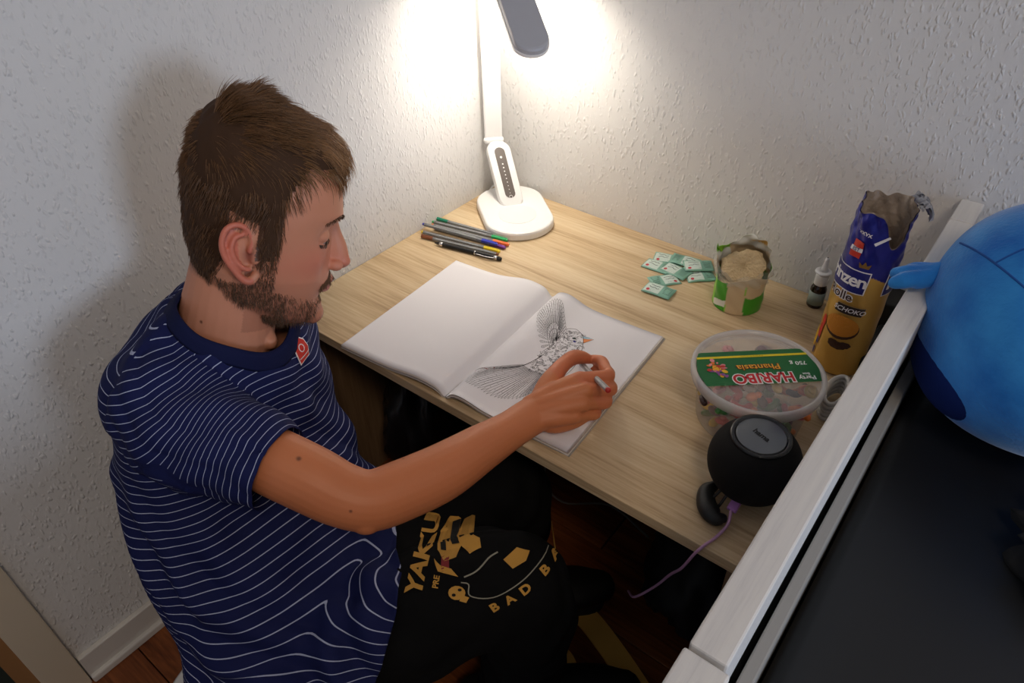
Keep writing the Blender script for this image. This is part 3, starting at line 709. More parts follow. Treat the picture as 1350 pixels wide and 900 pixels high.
on_roll('blue_tassel', [grid_patch(-.043, -.037, .038, .050, .0014), grid_patch(-.044, -.040, .018, .030, .0014)], NAVY)
on_roll('yellow_tassel', [grid_disc(-.049, .045, .006, .020, .0012, 12)], mat('printed_yellow', (232, 184, 34), .45))
for k in range(3):
    v, f = lathe([(.001, 0), (.030, 0), (.031, .003), (.031, .010), (.030, .013), (.001, .013)], 40)
    o = mesh_obj('sandwich_biscuit', v, f, mat('baked_biscuit', (150, 96, 48), .8), None, True, RO+Vector((0, 0, .10+.0135*k))); tag(o, 'round sandwich biscuit stacked inside the torn foil roll', 'biscuit', 'biscuits left in the roll')

# ------------------------------------------------------------------ sweets tub
TC = Vector((.735, -.352, 0)); tub = empty('sweets_tub', TC); tag(tub, 'round clear plastic tub of fruit gums with green labelled lid', 'tub')
cp = mat('clear_tub_plastic', (228, 226, 222), .12, 0, .5); NT(cp).set('Alpha', .32)
lp_ = mat('frosted_lid_plastic', (226, 222, 220), .28, 0, .5); NT(lp_).set('Alpha', .30)
rim_ = mat('lid_rim_plastic', (222, 220, 220), .25, 0, .6); NT(rim_).set('Alpha', .62)
v, f = lathe([(.001, .0015), (.066, .0015), (.070, .004), (.078, .074), (.080, .080)], 72, True, False); o = mesh_obj('bowl', [Vector(x)+TC for x in v], f, cp, tub, True)
v, f = lathe([(.080, .0835), (.04, .0842), (.001, .0845)], 72, False, True); lid = mesh_obj('lid', [Vector(x)+TC for x in v], f, lp_, tub, True)
v, f = lathe([(.0835, .072), (.0862, .0735), (.0872, .081), (.0868, .0865), (.0845, .0885), (.0815, .0878), (.0798, .0835)], 90, False, False)
mesh_obj('rim', [Vector(x)+TC for x in v], f, rim_, lid, True)
U = Vector((-.758, -.653, 0)); Vv = Vector((.653, -.758, 0))
def onlid(x, y, dz=0): return TC+U*x*.01+Vv*y*.01+Vector((0, 0, .0862+dz))
GRN = mat('label_green', (24, 104, 50), .35)
xl_, V, F = np.linspace(-8.0, 8.0, 33), [], []
for x in xl_:
    lim = math.sqrt(max(0, 8.02**2-x*x)); V += [onlid(x, max(-4.0, -lim)), onlid(x, min(2.75, lim))]
F = [(2*i, 2*i+1, 2*i+3, 2*i+2)[::-1] for i in range(32)]
lab = mesh_obj('label', V, F, GRN, tub)
xy = np.linspace(-7.5, 7.5, 20); mesh_obj('yellow_stripe', [p for x in xy for p in (onlid(x, -3.05, .0003), onlid(x, -2.62, .0003))], [(2*i, 2*i+1, 2*i+3, 2*i+2)[::-1] for i in range(19)], mat('label_yellow', (226, 205, 30), .4), lab)
def lidtxt(s_, size, x, y, m, bold=0, dz=.0004, sy=1, sp=1, nm='lettering'):
    vf = text_mesh(s_, size, bold, 0, 0, 'CENTER', 4, sp); s = Soup().add(mapv(vf, lambda a, b, c: onlid(x+a, y+b*sy, dz))); return s.obj(nm, m, lab, False)
LR = mat('label_red', (196, 28, 40), .4); LW_ = mat('label_white', (240, 240, 240), .4)
lidtxt('HARIBO', 2.2, -.2, 1.6, LW_, .20, .0004, 1.15, 1.02); lidtxt('HARIBO', 2.2, -.2, 1.6, LR, .055, .0007, 1.15, 1.02)
lidtxt('Phantasia', 1.55, -.2, -.55, mat('label_maroon', (120, 40, 24), .4), .10, .0004); lidtxt('Phantasia', 1.55, -.2, -.55, mat('label_orange', (238, 176, 50), .4), .01, .0007)
lidtxt('750 g', 1.0, -5.7, -1.0, LW_, .02); lidtxt('Party', 1.05, -5.9, 1.95, LW_, .03); lidtxt('Box', .6, -6.0, 1.2, LW_, .02)
lidtxt('fruit gums  foam gums', .34, 0, -2.83, mat('label_stripe_text', (150, 130, 20), .5), 0, .0006)
rg = random.Random(11)
for cn, rgb in (('red', (200, 50, 36)), ('yellow', (236, 190, 40)), ('purple', (140, 80, 150)), ('orange', (232, 120, 40)), ('pink', (226, 140, 150))):
    s = Soup()
    for k in range(7):
        a = rg.uniform(0, 6.28); rr = rg.uniform(.1, 1.25); cx, cy = 5.3+rr*math.cos(a)*.95, -.75+rr*math.sin(a)*1.3+(.9 if cn == 'purple' else 0); dz = .0004+.00012*k+rg.random()*.0002
        s.add(poly(disc2((cx, cy), rg.uniform(.2, .45), rg.uniform(.15, .35), 9, a), lambda x, y: onlid(x, y, dz)))
    s.obj('sweets_picture', mat('label_blob_'+cn, rgb, .4), lab, False)
# the gums inside
gum = {'red': (196, 36, 30), 'yellow': (232, 190, 60), 'orange': (230, 120, 40), 'green': (60, 120, 60), 'white': (226, 214, 196), 'brown': (52, 24, 20), 'pink': (220, 120, 120), 'purple': (96, 40, 66)}
def blob_mesh(kind):
    s = Soup()
    if kind == 0: s.add(ellipsoid((0, 0, 0), (.009, .0065, .006), 12, 8)).add(ellipsoid((.009, 0, .001), (.005, .0045, .0045), 10, 6)); 
    elif kind == 1: s.add(sweep([(-.011, 0, 0, .0045, .0045), (-.004, .006, 0, .005, .005), (.005, .006, 0, .005, .005), (.011, -.001, 0, .0045, .0045)], 4, 8))
    else: s.add(ellipsoid((0, 0, 0), (.010, .010, .0045), 14, 6)).add(ellipsoid((0, 0, .004), (.006, .006, .003), 10, 6))
    return s
GM = {}
rg = random.Random(21)
for L_ in range(6):
    for k in range(13):
        z = .010+.0105*L_; R_ = .054+.0012*L_*3; a = 2*PI*k/13+L_*.7; rr = R_ if k % 13 < 9 else R_*.4; a = 2*PI*k/9+L_*.5 if k < 9 else 2*PI*k/4+L_
        cn = rg.choice(list(gum)); kd = rg.randrange(3)
        if (cn, kd) not in GM:
            o = blob_mesh(kd).obj('fruit_gum', mat('gum_'+cn, gum[cn], .35, 0, .5), None, True); GM[(cn, kd)] = o.data
        else: o = bpy.data.objects.new('fruit_gum', GM[(cn, kd)]); COL.objects.link(o)
        o.location = TC+Vector((rr*math.cos(a), rr*math.sin(a), z)); o.rotation_euler = (rg.uniform(-.5, .5), rg.uniform(-.5, .5), rg.uniform(0, 6))
        tag(o, cn+' fruit gum among the sweets inside the clear plastic tub', 'sweet', cn+' fruit gums in the tub')

# ------------------------------------------------------------------ bluetooth speaker
SC_ = Vector((.789, -.4745, .0535)); spk = empty('speaker', (SC_.x, SC_.y, 0)); tag(spk, 'round black fabric loudspeaker with grey metal top and a pink cable plugged in', 'speaker')
fab = mat('black_speaker_fabric', (9, 9, 10), .85, 0, .3); noise_bump(fab, 900, .5, .001)
prof = []; R = .0555
for j in range(25):
    a = -PI/2*.86+(PI/2*.86+math.radians(52))*j/24; prof.append((R*math.cos(a), R*math.sin(a)*.96))
v, f = lathe(prof, 64, True, True); mesh_obj('body', [Vector(x)+SC_ for x in v], f, fab, spk, True)
zt = prof[-1][1]; rt_ = prof[-1][0]
pl('top_ring', [(rt_+.0015, zt-.0015), (rt_+.001, zt+.0025), (rt_-.0025, zt+.003), (rt_-.004, zt+.0005)], mat('dark_ring_plastic', (34, 36, 38), .25), spk, SC_, 64)
disc = mat('brushed_metal_disc', (120, 124, 128), .3, .85)
pl('top_disc', [(rt_-.005, zt), (rt_-.005, zt+.0018), (rt_-.006, zt+.0022), (.001, zt+.0022)], disc, spk, SC_, 64)
tx = text_mesh('hama', .0105, .0004)
mesh_obj('lettering', [SC_+Vector((x*.95+y*.31, -x*.31+y*.95, zt+.0025)) for x, y, z in tx[0]], tx[1], mat('black_print', (12, 12, 12), .5), spk)
pl('foot', [(.02, -.0535), (.026, -.0535), (.028, -.045)], M_BLACKP, spk, SC_)
# carrying strap lying in front, silicone loop
st = Soup(); st.add(sweep([(.772, -.512, .030, .002, .002), (.765, -.522, .014, .002, .002), (.762, -.530, .006, .002, .002)], 5, 8)); st.add(sweep([(.779, -.517, .026, .002, .002), (.775, -.528, .010, .002, .002), (.770, -.535, .006, .002, .002)], 5, 8))
st.obj('strap_cord', M_BLACKP, spk)
st = Soup(); st.add(sweep([(.757, -.502, .010, .006, .008), (.753, -.514, .009, .010, .009), (.760, -.530, .009, .012, .009), (.770, -.541, .010, .013, .009), (.780, -.545, .009, .010, .008), (.786, -.540, .008, .006, .006)], 6, 12))
st.obj('strap_loop', noise_bump(mat('black_strap_rubber', (10, 10, 10), .5), 80, .3), spk)

# cable
PKM = mat('pink_lilac_cable', (186, 140, 176), .5)
cable = empty('charging_cable', (.797, -.555, 0)); tag(cable, 'pink lilac charging cable running from the black loudspeaker over the desk edge', 'cable')
boxf('plug', Vector((.791, -.513, .018)), (-.02, -1, -.25), (1, -.02, 0), None, .016, .012, .006, mat('lilac_plug', (176, 120, 190), .45), cable, .0015)
tube('cord', [(.7905, -.527, .0145), (.795, -.545, .008), (.791, -.566, .0035), (.785, -.585, .0030), (.779, -.594, -.008), (.765, -.585, -.06), (.745, -.562, -.12), (.724, -.552, -.18), (.70, -.56, -.22), (.68, -.54, -.25)], .0019, PKM, cable)

# ------------------------------------------------------------------ small things by the rail
bx = bmesh.new(); add_box(bx, (.805, -.045, .035), (.070, .055, .070), None, .003); tag(bm_obj('black_box', bx, mat('matte_black_card', (16, 17, 18), .6)), 'small matte black box between the biscuit roll and the wall', 'box')
bx = bmesh.new(); add_box(bx, (.845-.012, -.125, .018), (.018, .10, .036), None, .004); tag(bm_obj('black_case', bx, mat('matte_black_case', (20, 21, 23), .5)), 'flat black case standing against the bed rail behind the biscuit roll', 'case')
cw = Soup()
for k in range(5):
    cw.add(sweep([(.822+.013*math.cos(a), -.265+.034*math.sin(a), .006+.007*k+.001*math.sin(a*2), .0033, .0033) for a in np.linspace(0, 2*PI*.97, 14)], 2, 8))
tag(cw.obj('coiled_cable', mat('white_cable_rubber', (200, 196, 190), .5)), 'white coiled cable wedged between the sweets tub and the bed rail', 'cable')
# ------------------------------------------------------------------ person
PR = Vector((.30, -.88, FZ)); person = empty('person', PR)
tag(person, 'young man with brown hair and beard in navy striped t-shirt colouring the bird', 'person')
HS = 1.05; Hc = Vector((.207, -.700, .297))
HF = Vector((.637, .70, -.324)).normalized(); HR_ = Vector((.767, -.616, .177)); HR_ = (HR_-HF*HR_.dot(HF)).normalized(); HU = HR_.cross(HF).normalized()
HM = Matrix((HR_*HS, HF*HS, HU*HS)).transposed().to_4x4(); HM.translation = Hc
HMi = HM.inverted()
def tab(rows):
    a = np.array(rows)[::-1]; zz = np.linspace(-.135, .135, 541); v = np.interp(zz, a[:, 0], a[:, 1]); kk = np.exp(-np.linspace(-2, 2, 25)**2); kk /= kk.sum()
    v = np.convolve(np.pad(v, 12, 'edge'), kk, 'valid'); return lambda z: float(np.interp(z, zz, v))
YF = tab([(.126, .005), (.118, .034), (.108, .055), (.09, .074), (.07, .084), (.05, .089), (.03, .0925), (.015, .0865), (0, .084), (-.02, .085), (-.035, .087), (-.048, .088), (-.06, .086), (-.075, .083), (-.085, .0835), (-.097, .0875), (-.110, .0855), (-.119, .072), (-.124, .052)])
YB = tab([(.126, -.028), (.118, -.052), (.108, -.060), (.09, -.070), (.06, -.078), (.03, -.080), (0, -.078), (-.03, -.072), (-.06, -.062), (-.08, -.050), (-.10, -.015), (-.117, .012), (-.124, .020)])
WX = tab([(.126, .015), (.121, .034), (.112, .050), (.098, .063), (.08, .071), (.05, .0765), (.02, .077), (0, .075), (-.03, .070), (-.05, .066), (-.07, .0595), (-.09, .050), (-.105, .038), (-.117, .024), (-.124, .012)])
Y0 = tab([(.13, -.01), (.05, 0), (-.06, 0), (-.09, .012), (-.105, .025), (-.124, .035)])
def hsurf(a, z):
    c, s = math.cos(a), math.sin(a); w_ = WX(z); y0 = Y0(z); n = 2.3 if z > -.05 else 2.3-.35*min(1, (-.05-z)/.05)
    e = 2/n; yf = YF(z)-y0; yb = y0-YB(z)
    return Vector((w_*math.copysign(abs(s)**e, s), y0+(yf if c > 0 else yb)*math.copysign(abs(c)**(e if c > 0 else .95), c), z))
def bump(p):
    x, y, z = p; d = 0
    if y > 0:
        g = lambda cx, cz, sx, sz: math.exp(-((abs(x)-cx)/sx)**2-((z-cz)/sz)**2)
        d += -.0075*g(.030, .005, .015, .011)-.003*g(.013, .008, .006, .008)+.0035*g(.026, .026, .016, .007)+.003*g(.050, -.022, .016, .014)-.0025*g(.055, .03, .012, .016)-.003*g(.030, -.038, .008, .014)-.003*g(0, -.0795, .018, .005)+.003*g(.012, -.060, .014, .010)
    return Vector((x, y+d, z))
NZ_, NA_ = 130, 120
hv = []; hf_ = []
for j in range(NZ_+1):
    z = -.1265+.2535*j/NZ_
    for i in range(NA_): hv.append(bump(hsurf(2*PI*i/NA_, z)))
for j in range(NZ_):
    for i in range(NA_): hf_.append((j*NA_+i, (j+1)*NA_+i, (j+1)*NA_+(i+1) % NA_, j*NA_+(i+1) % NA_))
hf_.append(tuple(range(NA_))); hf_.append(tuple(NZ_*NA_+i for i in range(NA_))[::-1])
body = Soup()
body.add((hv, [f[::-1] for f in hf_]), HM)
# nose, lips, chin, lids
body.add(sweep([(0, .079, .016, .0075, .009), (0, .083, -.002, .0078, .013), (0, .0880, -.018, .0090, .0170), (0, .0905, -.030, .0100, .0190)], 5, 16, (0, 1, 0)), HM)
body.add(ellipsoid((0, .1030, -.0330), (.0088, .0088, .0075)), HM)
body.add(sweep([(0, .104, -.037, .0045, .005), (0, .094, -.0425, .005, .005)], 3, 12, (0, 1, 0)), HM)
for s_ in (-1, 1):
    body.add(ellipsoid((.0115*s_, .0935, -.0365), (.0068, .0095, .0070)), HM)
    body.add(ellipsoid((.0305*s_, .0672, .0048), (.0165, .0134, .0105)), HM)
    body.add(ellipsoid((.0305*s_, .0660, -.0075), (.0160, .0130, .0060)), HM)
body.add(sweep([(-.025, .0740, -.0610, .0022, .0022), (-.014, .0845, -.0605, .0036, .0040), (-.005, .0900, -.0585, .0045, .0045), (.005, .0900, -.0585, .0045, .0045), (.014, .0845, -.0605, .0036, .0040), (.025, .0740, -.0610, .0022, .0022)], 4, 12), HM)
body.add(sweep([(-.023, .0750, -.0635, .0022, .0022), (-.013, .0835, -.0685, .0042, .0040), (0, .0880, -.0695, .0052, .0046), (.013, .0835, -.0685, .0042, .0040), (.023, .0750, -.0635, .0022, .0022)], 4, 12), HM)
body.add(ellipsoid((0, .0765, -.1065), (.020, .0145, .0135)), HM)
# ears
for s_ in (-1, 1):
    eb = Vector((.50*s_, -.86, 0)).normalized(); ez_ = Vector((0, -.16, .987)); en = Vector((.86*s_, .50, 0)).normalized(); ec = Vector((.0700*s_, .004, -.016))
    E_ = lambda b, z, n=0: ec+eb*b*1.08+ez_*z*1.0+en*n
    def es(P_, r): return sweep([tuple(E_(*q[:3]))+(q[3] if len(q) > 3 else r,)*2 for q in P_], 5, 10)
    body.add(es([(.006, .004, .004), (.003, .016, .004), (.007, .028, .003), (.017, .0325, .002), (.0275, .027, .0015), (.0325, .012, .001), (.0300, -.004, .001), (.0225, -.018, .001), (.014, -.029, .001, .0045), (.006, -.031, .002, .005), (.000, -.025, .001, .005)], .0034), HM)
    body.add(es([(.010, .022, .001), (.019, .018, .001), (.0235, .006, .0015), (.0205, -.007, .002), (.012, -.016, .003), (.006, -.0165, .003)], .0030), HM)
    fr_ = Matrix((eb, ez_, en)).transposed().to_4x4(); fr_.translation = E_(.0155, .001, -.0035)
    body.add(ellipsoid((0, 0, 0), (.0165, .029, .0030)), HM @ fr_)
    body.add(ellipsoid(E_(.001, -.006, .003), (.005, .0055, .006)), HM)
    body.add(ellipsoid(E_(-.002, .002, -.006), (.012, .012, .022)), HM)
# neck and torso under the shirt
nk0 = HM @ Vector((0, -.014, -.015)); nk1 = HM @ Vector((0, -.018, -.085))
body.add(sweep([tuple(nk0)+(.050, .050), tuple(nk1)+(.053, .054), (.178, -.765, .165, .058, .062), (.180, -.785, .125, .062, .062), (.185, -.80, .07, .085, .070), (.20, -.825, -.02, .10, .085), (.26, -.87, -.13, .10, .085), (.33, -.90, -.21, .10, .09)], 6, 28, (1, .3, 0)))
body.add(sweep([tuple(HM @ Vector((.052, -.022, -.045)))+(.013, .013), (.205, -.735, .175, .011, .011), (.235, -.745, .148, .010, .010)], 5, 12))   # neck tendon
# right arm
ARM = [(.200, -.850, .125, .040, .040), (.27, -.868, .118, .037, .037), (.34, -.857, .108, .0385, .040), (.405, -.836, .088, .0385, .0395), (.440, -.822, .072, .0365, .0365), (.466, -.803, .0620, .0355, .035), (.482, -.765, .0570, .0360, .035), (.497, -.715, .0525, .0350, .034), (.506, -.655, .0480, .0300, .0290), (.5135, -.605, .0435, .0258, .0225), (.5180, -.570, .0410, .0260, .0195), (.522, -.555, .041, .026, .019)]
body.add(sweep(ARM, 6, 26))
body.add(ellipsoid((.474, -.818, .054), (.021, .021, .019)))
SLh = [(.150, -.700, .100, .045, .045), (.145, -.690, .03, .042, .042), (.15, -.695, -.05, .039, .039), (.17, -.705, -.105, .036, .036), (.20, -.725, -.140, .033, .033), (.228, -.738, -.150, .026, .023), (.245, -.742, -.152, .025, .017)]
body.add(sweep(SLh, 6, 20))
for k in range(4):
    o = (k-1.5)*.018; body.add(sweep([(.245, -.742+o*.9, -.150, .011, .011), (.280, -.745+o, -.142, .010, .0095), (.307-.004*abs(k-1), -.749+o, -.146, .0085, .0085), (.322-.006*abs(k-1), -.752+o, -.158, .0075, .0075)], 4, 10))
body.add(sweep([(.245, -.717, -.155, .012, .012), (.265, -.702, -.157, .010, .010), (.285, -.699, -.165, .0085, .0085)], 4, 10))
# right hand
W_ = Vector((.518, -.560, .041))
J = dict(M2=(.5449, -.4893, .066), M3=(.5615, -.5012, .0635), M4=(.5670, -.5165, .054), M5=(.5640, -.5320, .041),
  I=[(.5660, -.4500, .056), (.5340, -.4140, .040), (.5110, -.4020, .026)], m=[(.5770, -.4610, .045), (.5470, -.4240, .026), (.5235, -.4180, .020)],
  r=[(.5800, -.4770, .034), (.5560, -.4430, .021), (.5330, -.4380, .019)], p=[(.5755, -.4960, .0245), (.5570, -.4670, .019), (.5380, -.4610, .019)])
for k, (mc, fg, rad, off) in enumerate((('M2', 'I', .0096, (-.010, .006, .006)), ('M3', 'm', .0098, (-.003, .002, .006)), ('M4', 'r', .0092, (.004, -.004, .004)), ('M5', 'p', .0084, (.010, -.008, .000)))):
    M = Vector(J[mc]); w0 = W_+Vector(off); pts = [tuple(w0)+(.0135, .0125), tuple(w0.lerp(M, .5)+Vector((0, 0, .0015)))+(.0138, .0128), tuple(M)+(rad*1.24, rad*1.20)]
    body.add(sweep(pts, 5, 16))
    f3 = [Vector(q) for q in J[fg]]; a, b, c = f3
    P_ = [tuple(M)+(rad*1.12,)*2, tuple(M.lerp(a, .5))+(rad*.98,)*2, tuple(a)+(rad*1.02,)*2, tuple(a.lerp(b, .5))+(rad*.90,)*2, tuple(b)+(rad*.92,)*2, tuple(b.lerp(c, .6))+(rad*.86,)*2, tuple(c)+(rad*.72,)*2]
    body.add(sweep(P_, 3, 16))
body.add(ellipsoid((.540, -.523, .038), (.026, .030, .019), 24, 14, Matrix.Rotation(-.55, 3, 'Z').to_4x4()))
body.add(sweep([(.526, -.556, .033, .016, .014), (.545, -.548, .029, .014, .013), (.560, -.528, .028, .012, .012), (.566, -.510, .026, .010, .010)], 5, 16))
body.add(ellipsoid((.542, -.524, .050), (.024, .036, .0135), 24, 14, Matrix.Rotation(-.55, 3, 'Z').to_4x4() @ Matrix.Rotation(.22, 3, 'Y').to_4x4()))
body.add(sweep([(.514, -.545, .042, .0150, .0150), (.5075, -.512, .050, .0160, .0150), (.5030, -.486, .054, .0125, .0125), (.5000, -.460, .0525, .0108, .0110), (.4995, -.437, .0470, .0112, .0112), (.5040, -.421, .0385, .0104, .0098), (.5090, -.411, .0310, .0078, .0074)], 5, 18))
bme = remeshed(body, .0017, 4, .5)
bc = co_of(bme)
Mi = np.array(HMi); L_ = bc @ Mi[:3, :3].T+Mi[:3, 3]
x, y, z = L_[:, 0], L_[:, 1], L_[:, 2]; ax = np.abs(x)
SK = L3((206, 140, 110)); SKR = L3((204, 102, 84)); SKD = L3((172, 108, 84)); HRD = L3((52, 36, 24)); LIP = L3((182, 98, 92))
col = np.tile(SK, (len(bc), 1))
def mixc(c, m): 
    m = np.clip(m, 0, 1)[:, None]; col[:] = col*(1-m)+c*m
ih = (np.abs(x) < .13) & (np.abs(y) < .14) & (z > -.14) & (z < .15)
mixc(SKR, ih*.45*np.exp(-((ax-.045)/.025)**2-((z+.025)/.022)**2)*(y > .02))
mixc(SKR, ih*.5*np.exp(-((ax)/.014)**2-((z+.035)/.012)**2)*(y > .08))
mixc(SKR, ih*.65*(ax > .078)*(y < .02)*(z > -.06)*(z < .03))
mixc(L3((120, 46, 40)), ih*.8*np.exp(-((ax-.0745)/.006)**2-((y-.0)/.007)**2-((z+.018)/.009)**2))  # shade of the ear hollow painted into the skin as dark red
mixc(LIP, ih*.85*np.exp(-(ax/.024)**4-((z+.0640)/.0088)**4)*(y > .074))
mixc(L3((92, 40, 40)), ih*.7*np.exp(-(ax/.024)**4-((z+.0640)/.0014)**2)*(y > .074))
def scalp_np(x, y, z):
    ax = np.abs(x); hl = np.where(y > .050, .074+.0*ax, np.where(y > .022, .026+(y-.022)*1.75, np.where(y > -.024, .012+(np.clip(.0-y, 0, 1))*.35, -.082+np.clip(y+.045, 0, 1)*2.4)))
    sb = (y > .006) & (y < .030) & (z > -.030) & (ax > .05)
    return (z > hl) | sb
mixc(HRD, (ih & scalp_np(x, y, z-.008-.006*(y > .02)) & (z > -.070)) * ((ax < .0785) | (z > .03)) * .9*np.clip((z+.072)/.02, 0, 1))
# beard shadow on the jaw
bd = ih & (y > -.01) & (ax > .02) & (z < -.03)
jl = np.exp(-((z-(-.062-.55*np.clip(y-.01, 0, .1)))/.022)**2)*(y < .075)*(y > -.015)
mixc(SKD*.75, ih*.45*jl*(z < -.02)*(ax > .02)); mixc(SKD*.7, ih*.4*(z < -.085)*(y > .0)*(z > -.125))
# hand & arm warmer, knuckle creases
arm_ = (bc[:, 0] > .30) & ~ih; mixc(L3((204, 122, 76)), arm_*.9); mixc(SKR, (bc[:, 1] > -.50)*(bc[:, 0] > .48)*.25)
for c_, r_ in (((.407, -.842, .1265), .0028), ((.470, -.832, .080), .0018), ((.47, -.75, .083), .0016), ((.20, -.80, .20), .002)):
    dd = np.linalg.norm(bc-np.array(c_), axis=1)
    k_ = dd.argmin(); dd = np.linalg.norm(bc-bc[k_], axis=1); mixc(L3((88, 50, 36)), .85*np.exp(-(dd/r_)**4))
skin = vcol_mat('skin', .48, .4); NT(skin).set('Subsurface Weight', .12); NT(skin).set('Subsurface Radius', (.012, .005, .003)); NT(skin).set('Subsurface Scale', .4)
noise_bump(skin, 700, .12, .0008)
bobj = me_obj('body', bme, skin, person, True); set_col(bme, col)
BB = BVHTree.FromObject(bobj, bpy.context.evaluated_depsgraph_get())
# eyes, nails
M_EYE = mat('eye_white', (150, 132, 124), .35, 0, .3); M_IRIS = mat('iris', (70, 60, 46), .2)
for s_ in (-1, 1):
    e = Soup().add(ellipsoid((.0305*s_, .0668, .001), (.0120, .0120, .0120)), HM).obj('eye', M_EYE, person)
    Soup().add(ellipsoid((.0305*s_, .0785, -.0025), (.0052, .0014, .0046)), HM).obj('iris', M_IRIS, e)
M_NAIL = mat('fingernail', (226, 172, 156), .3)
def nail(c, d_, up, sz):
    fr2 = frame(c, d_, Vector(up).cross(Vector(d_)), None); return Soup().add(ellipsoid((0, 0, 0), (sz, sz*.72, .0012), 14, 6), fr2).obj('fingernail', M_NAIL, person)
nail((.5075, -.4135, .0392), (.35, .75, -.55), (0, .5, .85), .0062)
nail((.519, -.4015, .0355), (-.8, .45, -.4), (-.1, .6, .8), .0056)
# hair
hb = math.pi
def hair_mesh(name, specs, m, parent, colf):
    """specs: list of (root, [points], r0) world-space strands -> 3 sided tapered strands"""
    V = []; F = []; Cc = []
    for pts, r0, cc in specs:
        n = len(pts); P_ = np.array(pts); T = P_[-1]-P_[0]; T /= np.linalg.norm(T)+1e-9; a = np.cross(T, (.3, .5, .81)); a /= np.linalg.norm(a)+1e-9; b = np.cross(T, a); o = len(V)
        for i, p in enumerate(P_):
            r = r0*(1-.85*(i/(n-1))**1.5)
            for k in range(3): V.append(p+r*(math.cos(2.094*k)*a+math.sin(2.094*k)*b)); Cc.append(cc)
        for i in range(n-1):
            for k in range(3): q = (k+1) % 3; F.append((o+3*i+k, o+3*i+q, o+3*i+3+q, o+3*i+3+k))
    me = bpy.data.meshes.new(name); V = np.array(V); F = np.array(F, dtype=np.int32)
    me.vertices.add(len(V)); me.vertices.foreach_set('co', V.ravel()); me.loops.add(F.size); me.loops.foreach_set('vertex_index', F.ravel()); me.polygons.add(len(F))
    me.polygons.foreach_set('loop_start', np.arange(0, F.size, 4, dtype=np.int32)); me.polygons.foreach_set('loop_total', np.full(len(F), 4, dtype=np.int32)); me.update(calc_edges=True)
    o = me_obj(name, me, m, parent, True); set_col(me, np.array(Cc)); return o
rg = random.Random(9)
HD1 = L3((66, 44, 29)); HD2 = L3((112, 78, 50)); HD3 = L3((184, 132, 76))
clump = [(rg.uniform(-PI, PI), rg.uniform(-.1, .127), Vector((rg.uniform(-1, 1), rg.uniform(-1, 1), rg.uniform(-.6, .6)))) for _ in range(320)]
ca_ = np.array([(c[0], c[1]) for c in clump])
specs = []; cnt = 0
def norm_at(a, z):
    p = hsurf(a, z); q = hsurf(a+.02, z); r = hsurf(a, min(.1265, z+.002)); n = (q-p).cross(r-p)
    n = n.normalized() if n.length > 1e-9 else Vector((0, 0, 1)); return n if n.dot(p-Vector((0, -.01, .02))) > 0 else -n
while cnt < 21000:
    z = .1265-.215*rg.random() if rg.random() < .72 else .1265-.030*rg.random()**1.3; a = rg.uniform(-PI, PI)
    if rg.random() < .2: z = rg.uniform(.05, .122); a = PI+rg.gauss(0, .8)
    p = hsurf(a, z); x_, y_, z_ = p
    if not bool(scalp_np(np.float64(x_), np.float64(y_), np.float64(z_))): continue
    if z > .115 and rg.random() < .0: continue
    cnt += 1
    n = norm_at(a, z); top = min(1, max(0, (z-.050)/.05)); front = min(1, max(0, (y_-.0)/.06))
    d2 = ((np.angle(np.exp(1j*(ca_[:, 0]-a))))*WX(z))**2+(ca_[:, 1]-z)**2; cl = clump[int(d2.argmin())][2]*(1.5 if y_ > .03 else 1)
    back = y_ < -.055
    dirv = Vector((0, -.25, -1))*(1-top)+Vector((-.25*(1 if x_ > 0 else .2), 1 if not back else -.2, -.05 if not back else -.3))*top
    if y_ > .02 and top < .5: dirv = Vector((0, .25, -1))
    dirv = dirv-n*dirv.dot(n)*.8; dirv.normalize()
    dirv = (dirv+cl*(.30 if top > .3 else .18)+Vector([rg.gauss(0, .10) for _ in range(3)])).normalized()
    Ln = (.013+.004*rg.random())*(1-top)+(.030+.014*rg.random())*top*(.6 if back else 1)
    if z_ < -.02: Ln *= .75
    if z_ > .03 and top < .3: Ln *= 1.35
    lift = .26+.12*top; 
    tuft = y_ < -.015 and y_ > -.055 and z > .10 and abs(x_+.0) < .045
    if back and top > .6: lift = .5
    if tuft: lift = .62; Ln *= 1.0
    if front > .6 and top > .3: Ln *= 1.12
    cur = Vector(p)-n*.001; pts = [HM @ cur]; dd = (dirv+n*lift).normalized(); st_ = Ln/4
    for k in range(4):
        cur = cur+dd*st_; pts.append(HM @ cur)
        g = .16 if top > .3 else .10
        if front > .6: g = .55 if top > .3 else .2
        dd = (dd+Vector((0, 0, -1))*g*(.4+k*.35)-n*.10).normalized()
        q = cur; 
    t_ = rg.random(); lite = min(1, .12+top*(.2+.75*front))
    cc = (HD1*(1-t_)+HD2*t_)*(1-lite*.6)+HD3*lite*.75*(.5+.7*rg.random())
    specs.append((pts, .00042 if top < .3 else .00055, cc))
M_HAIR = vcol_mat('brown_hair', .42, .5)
hair = hair_mesh('hair', specs, M_HAIR, person, None)
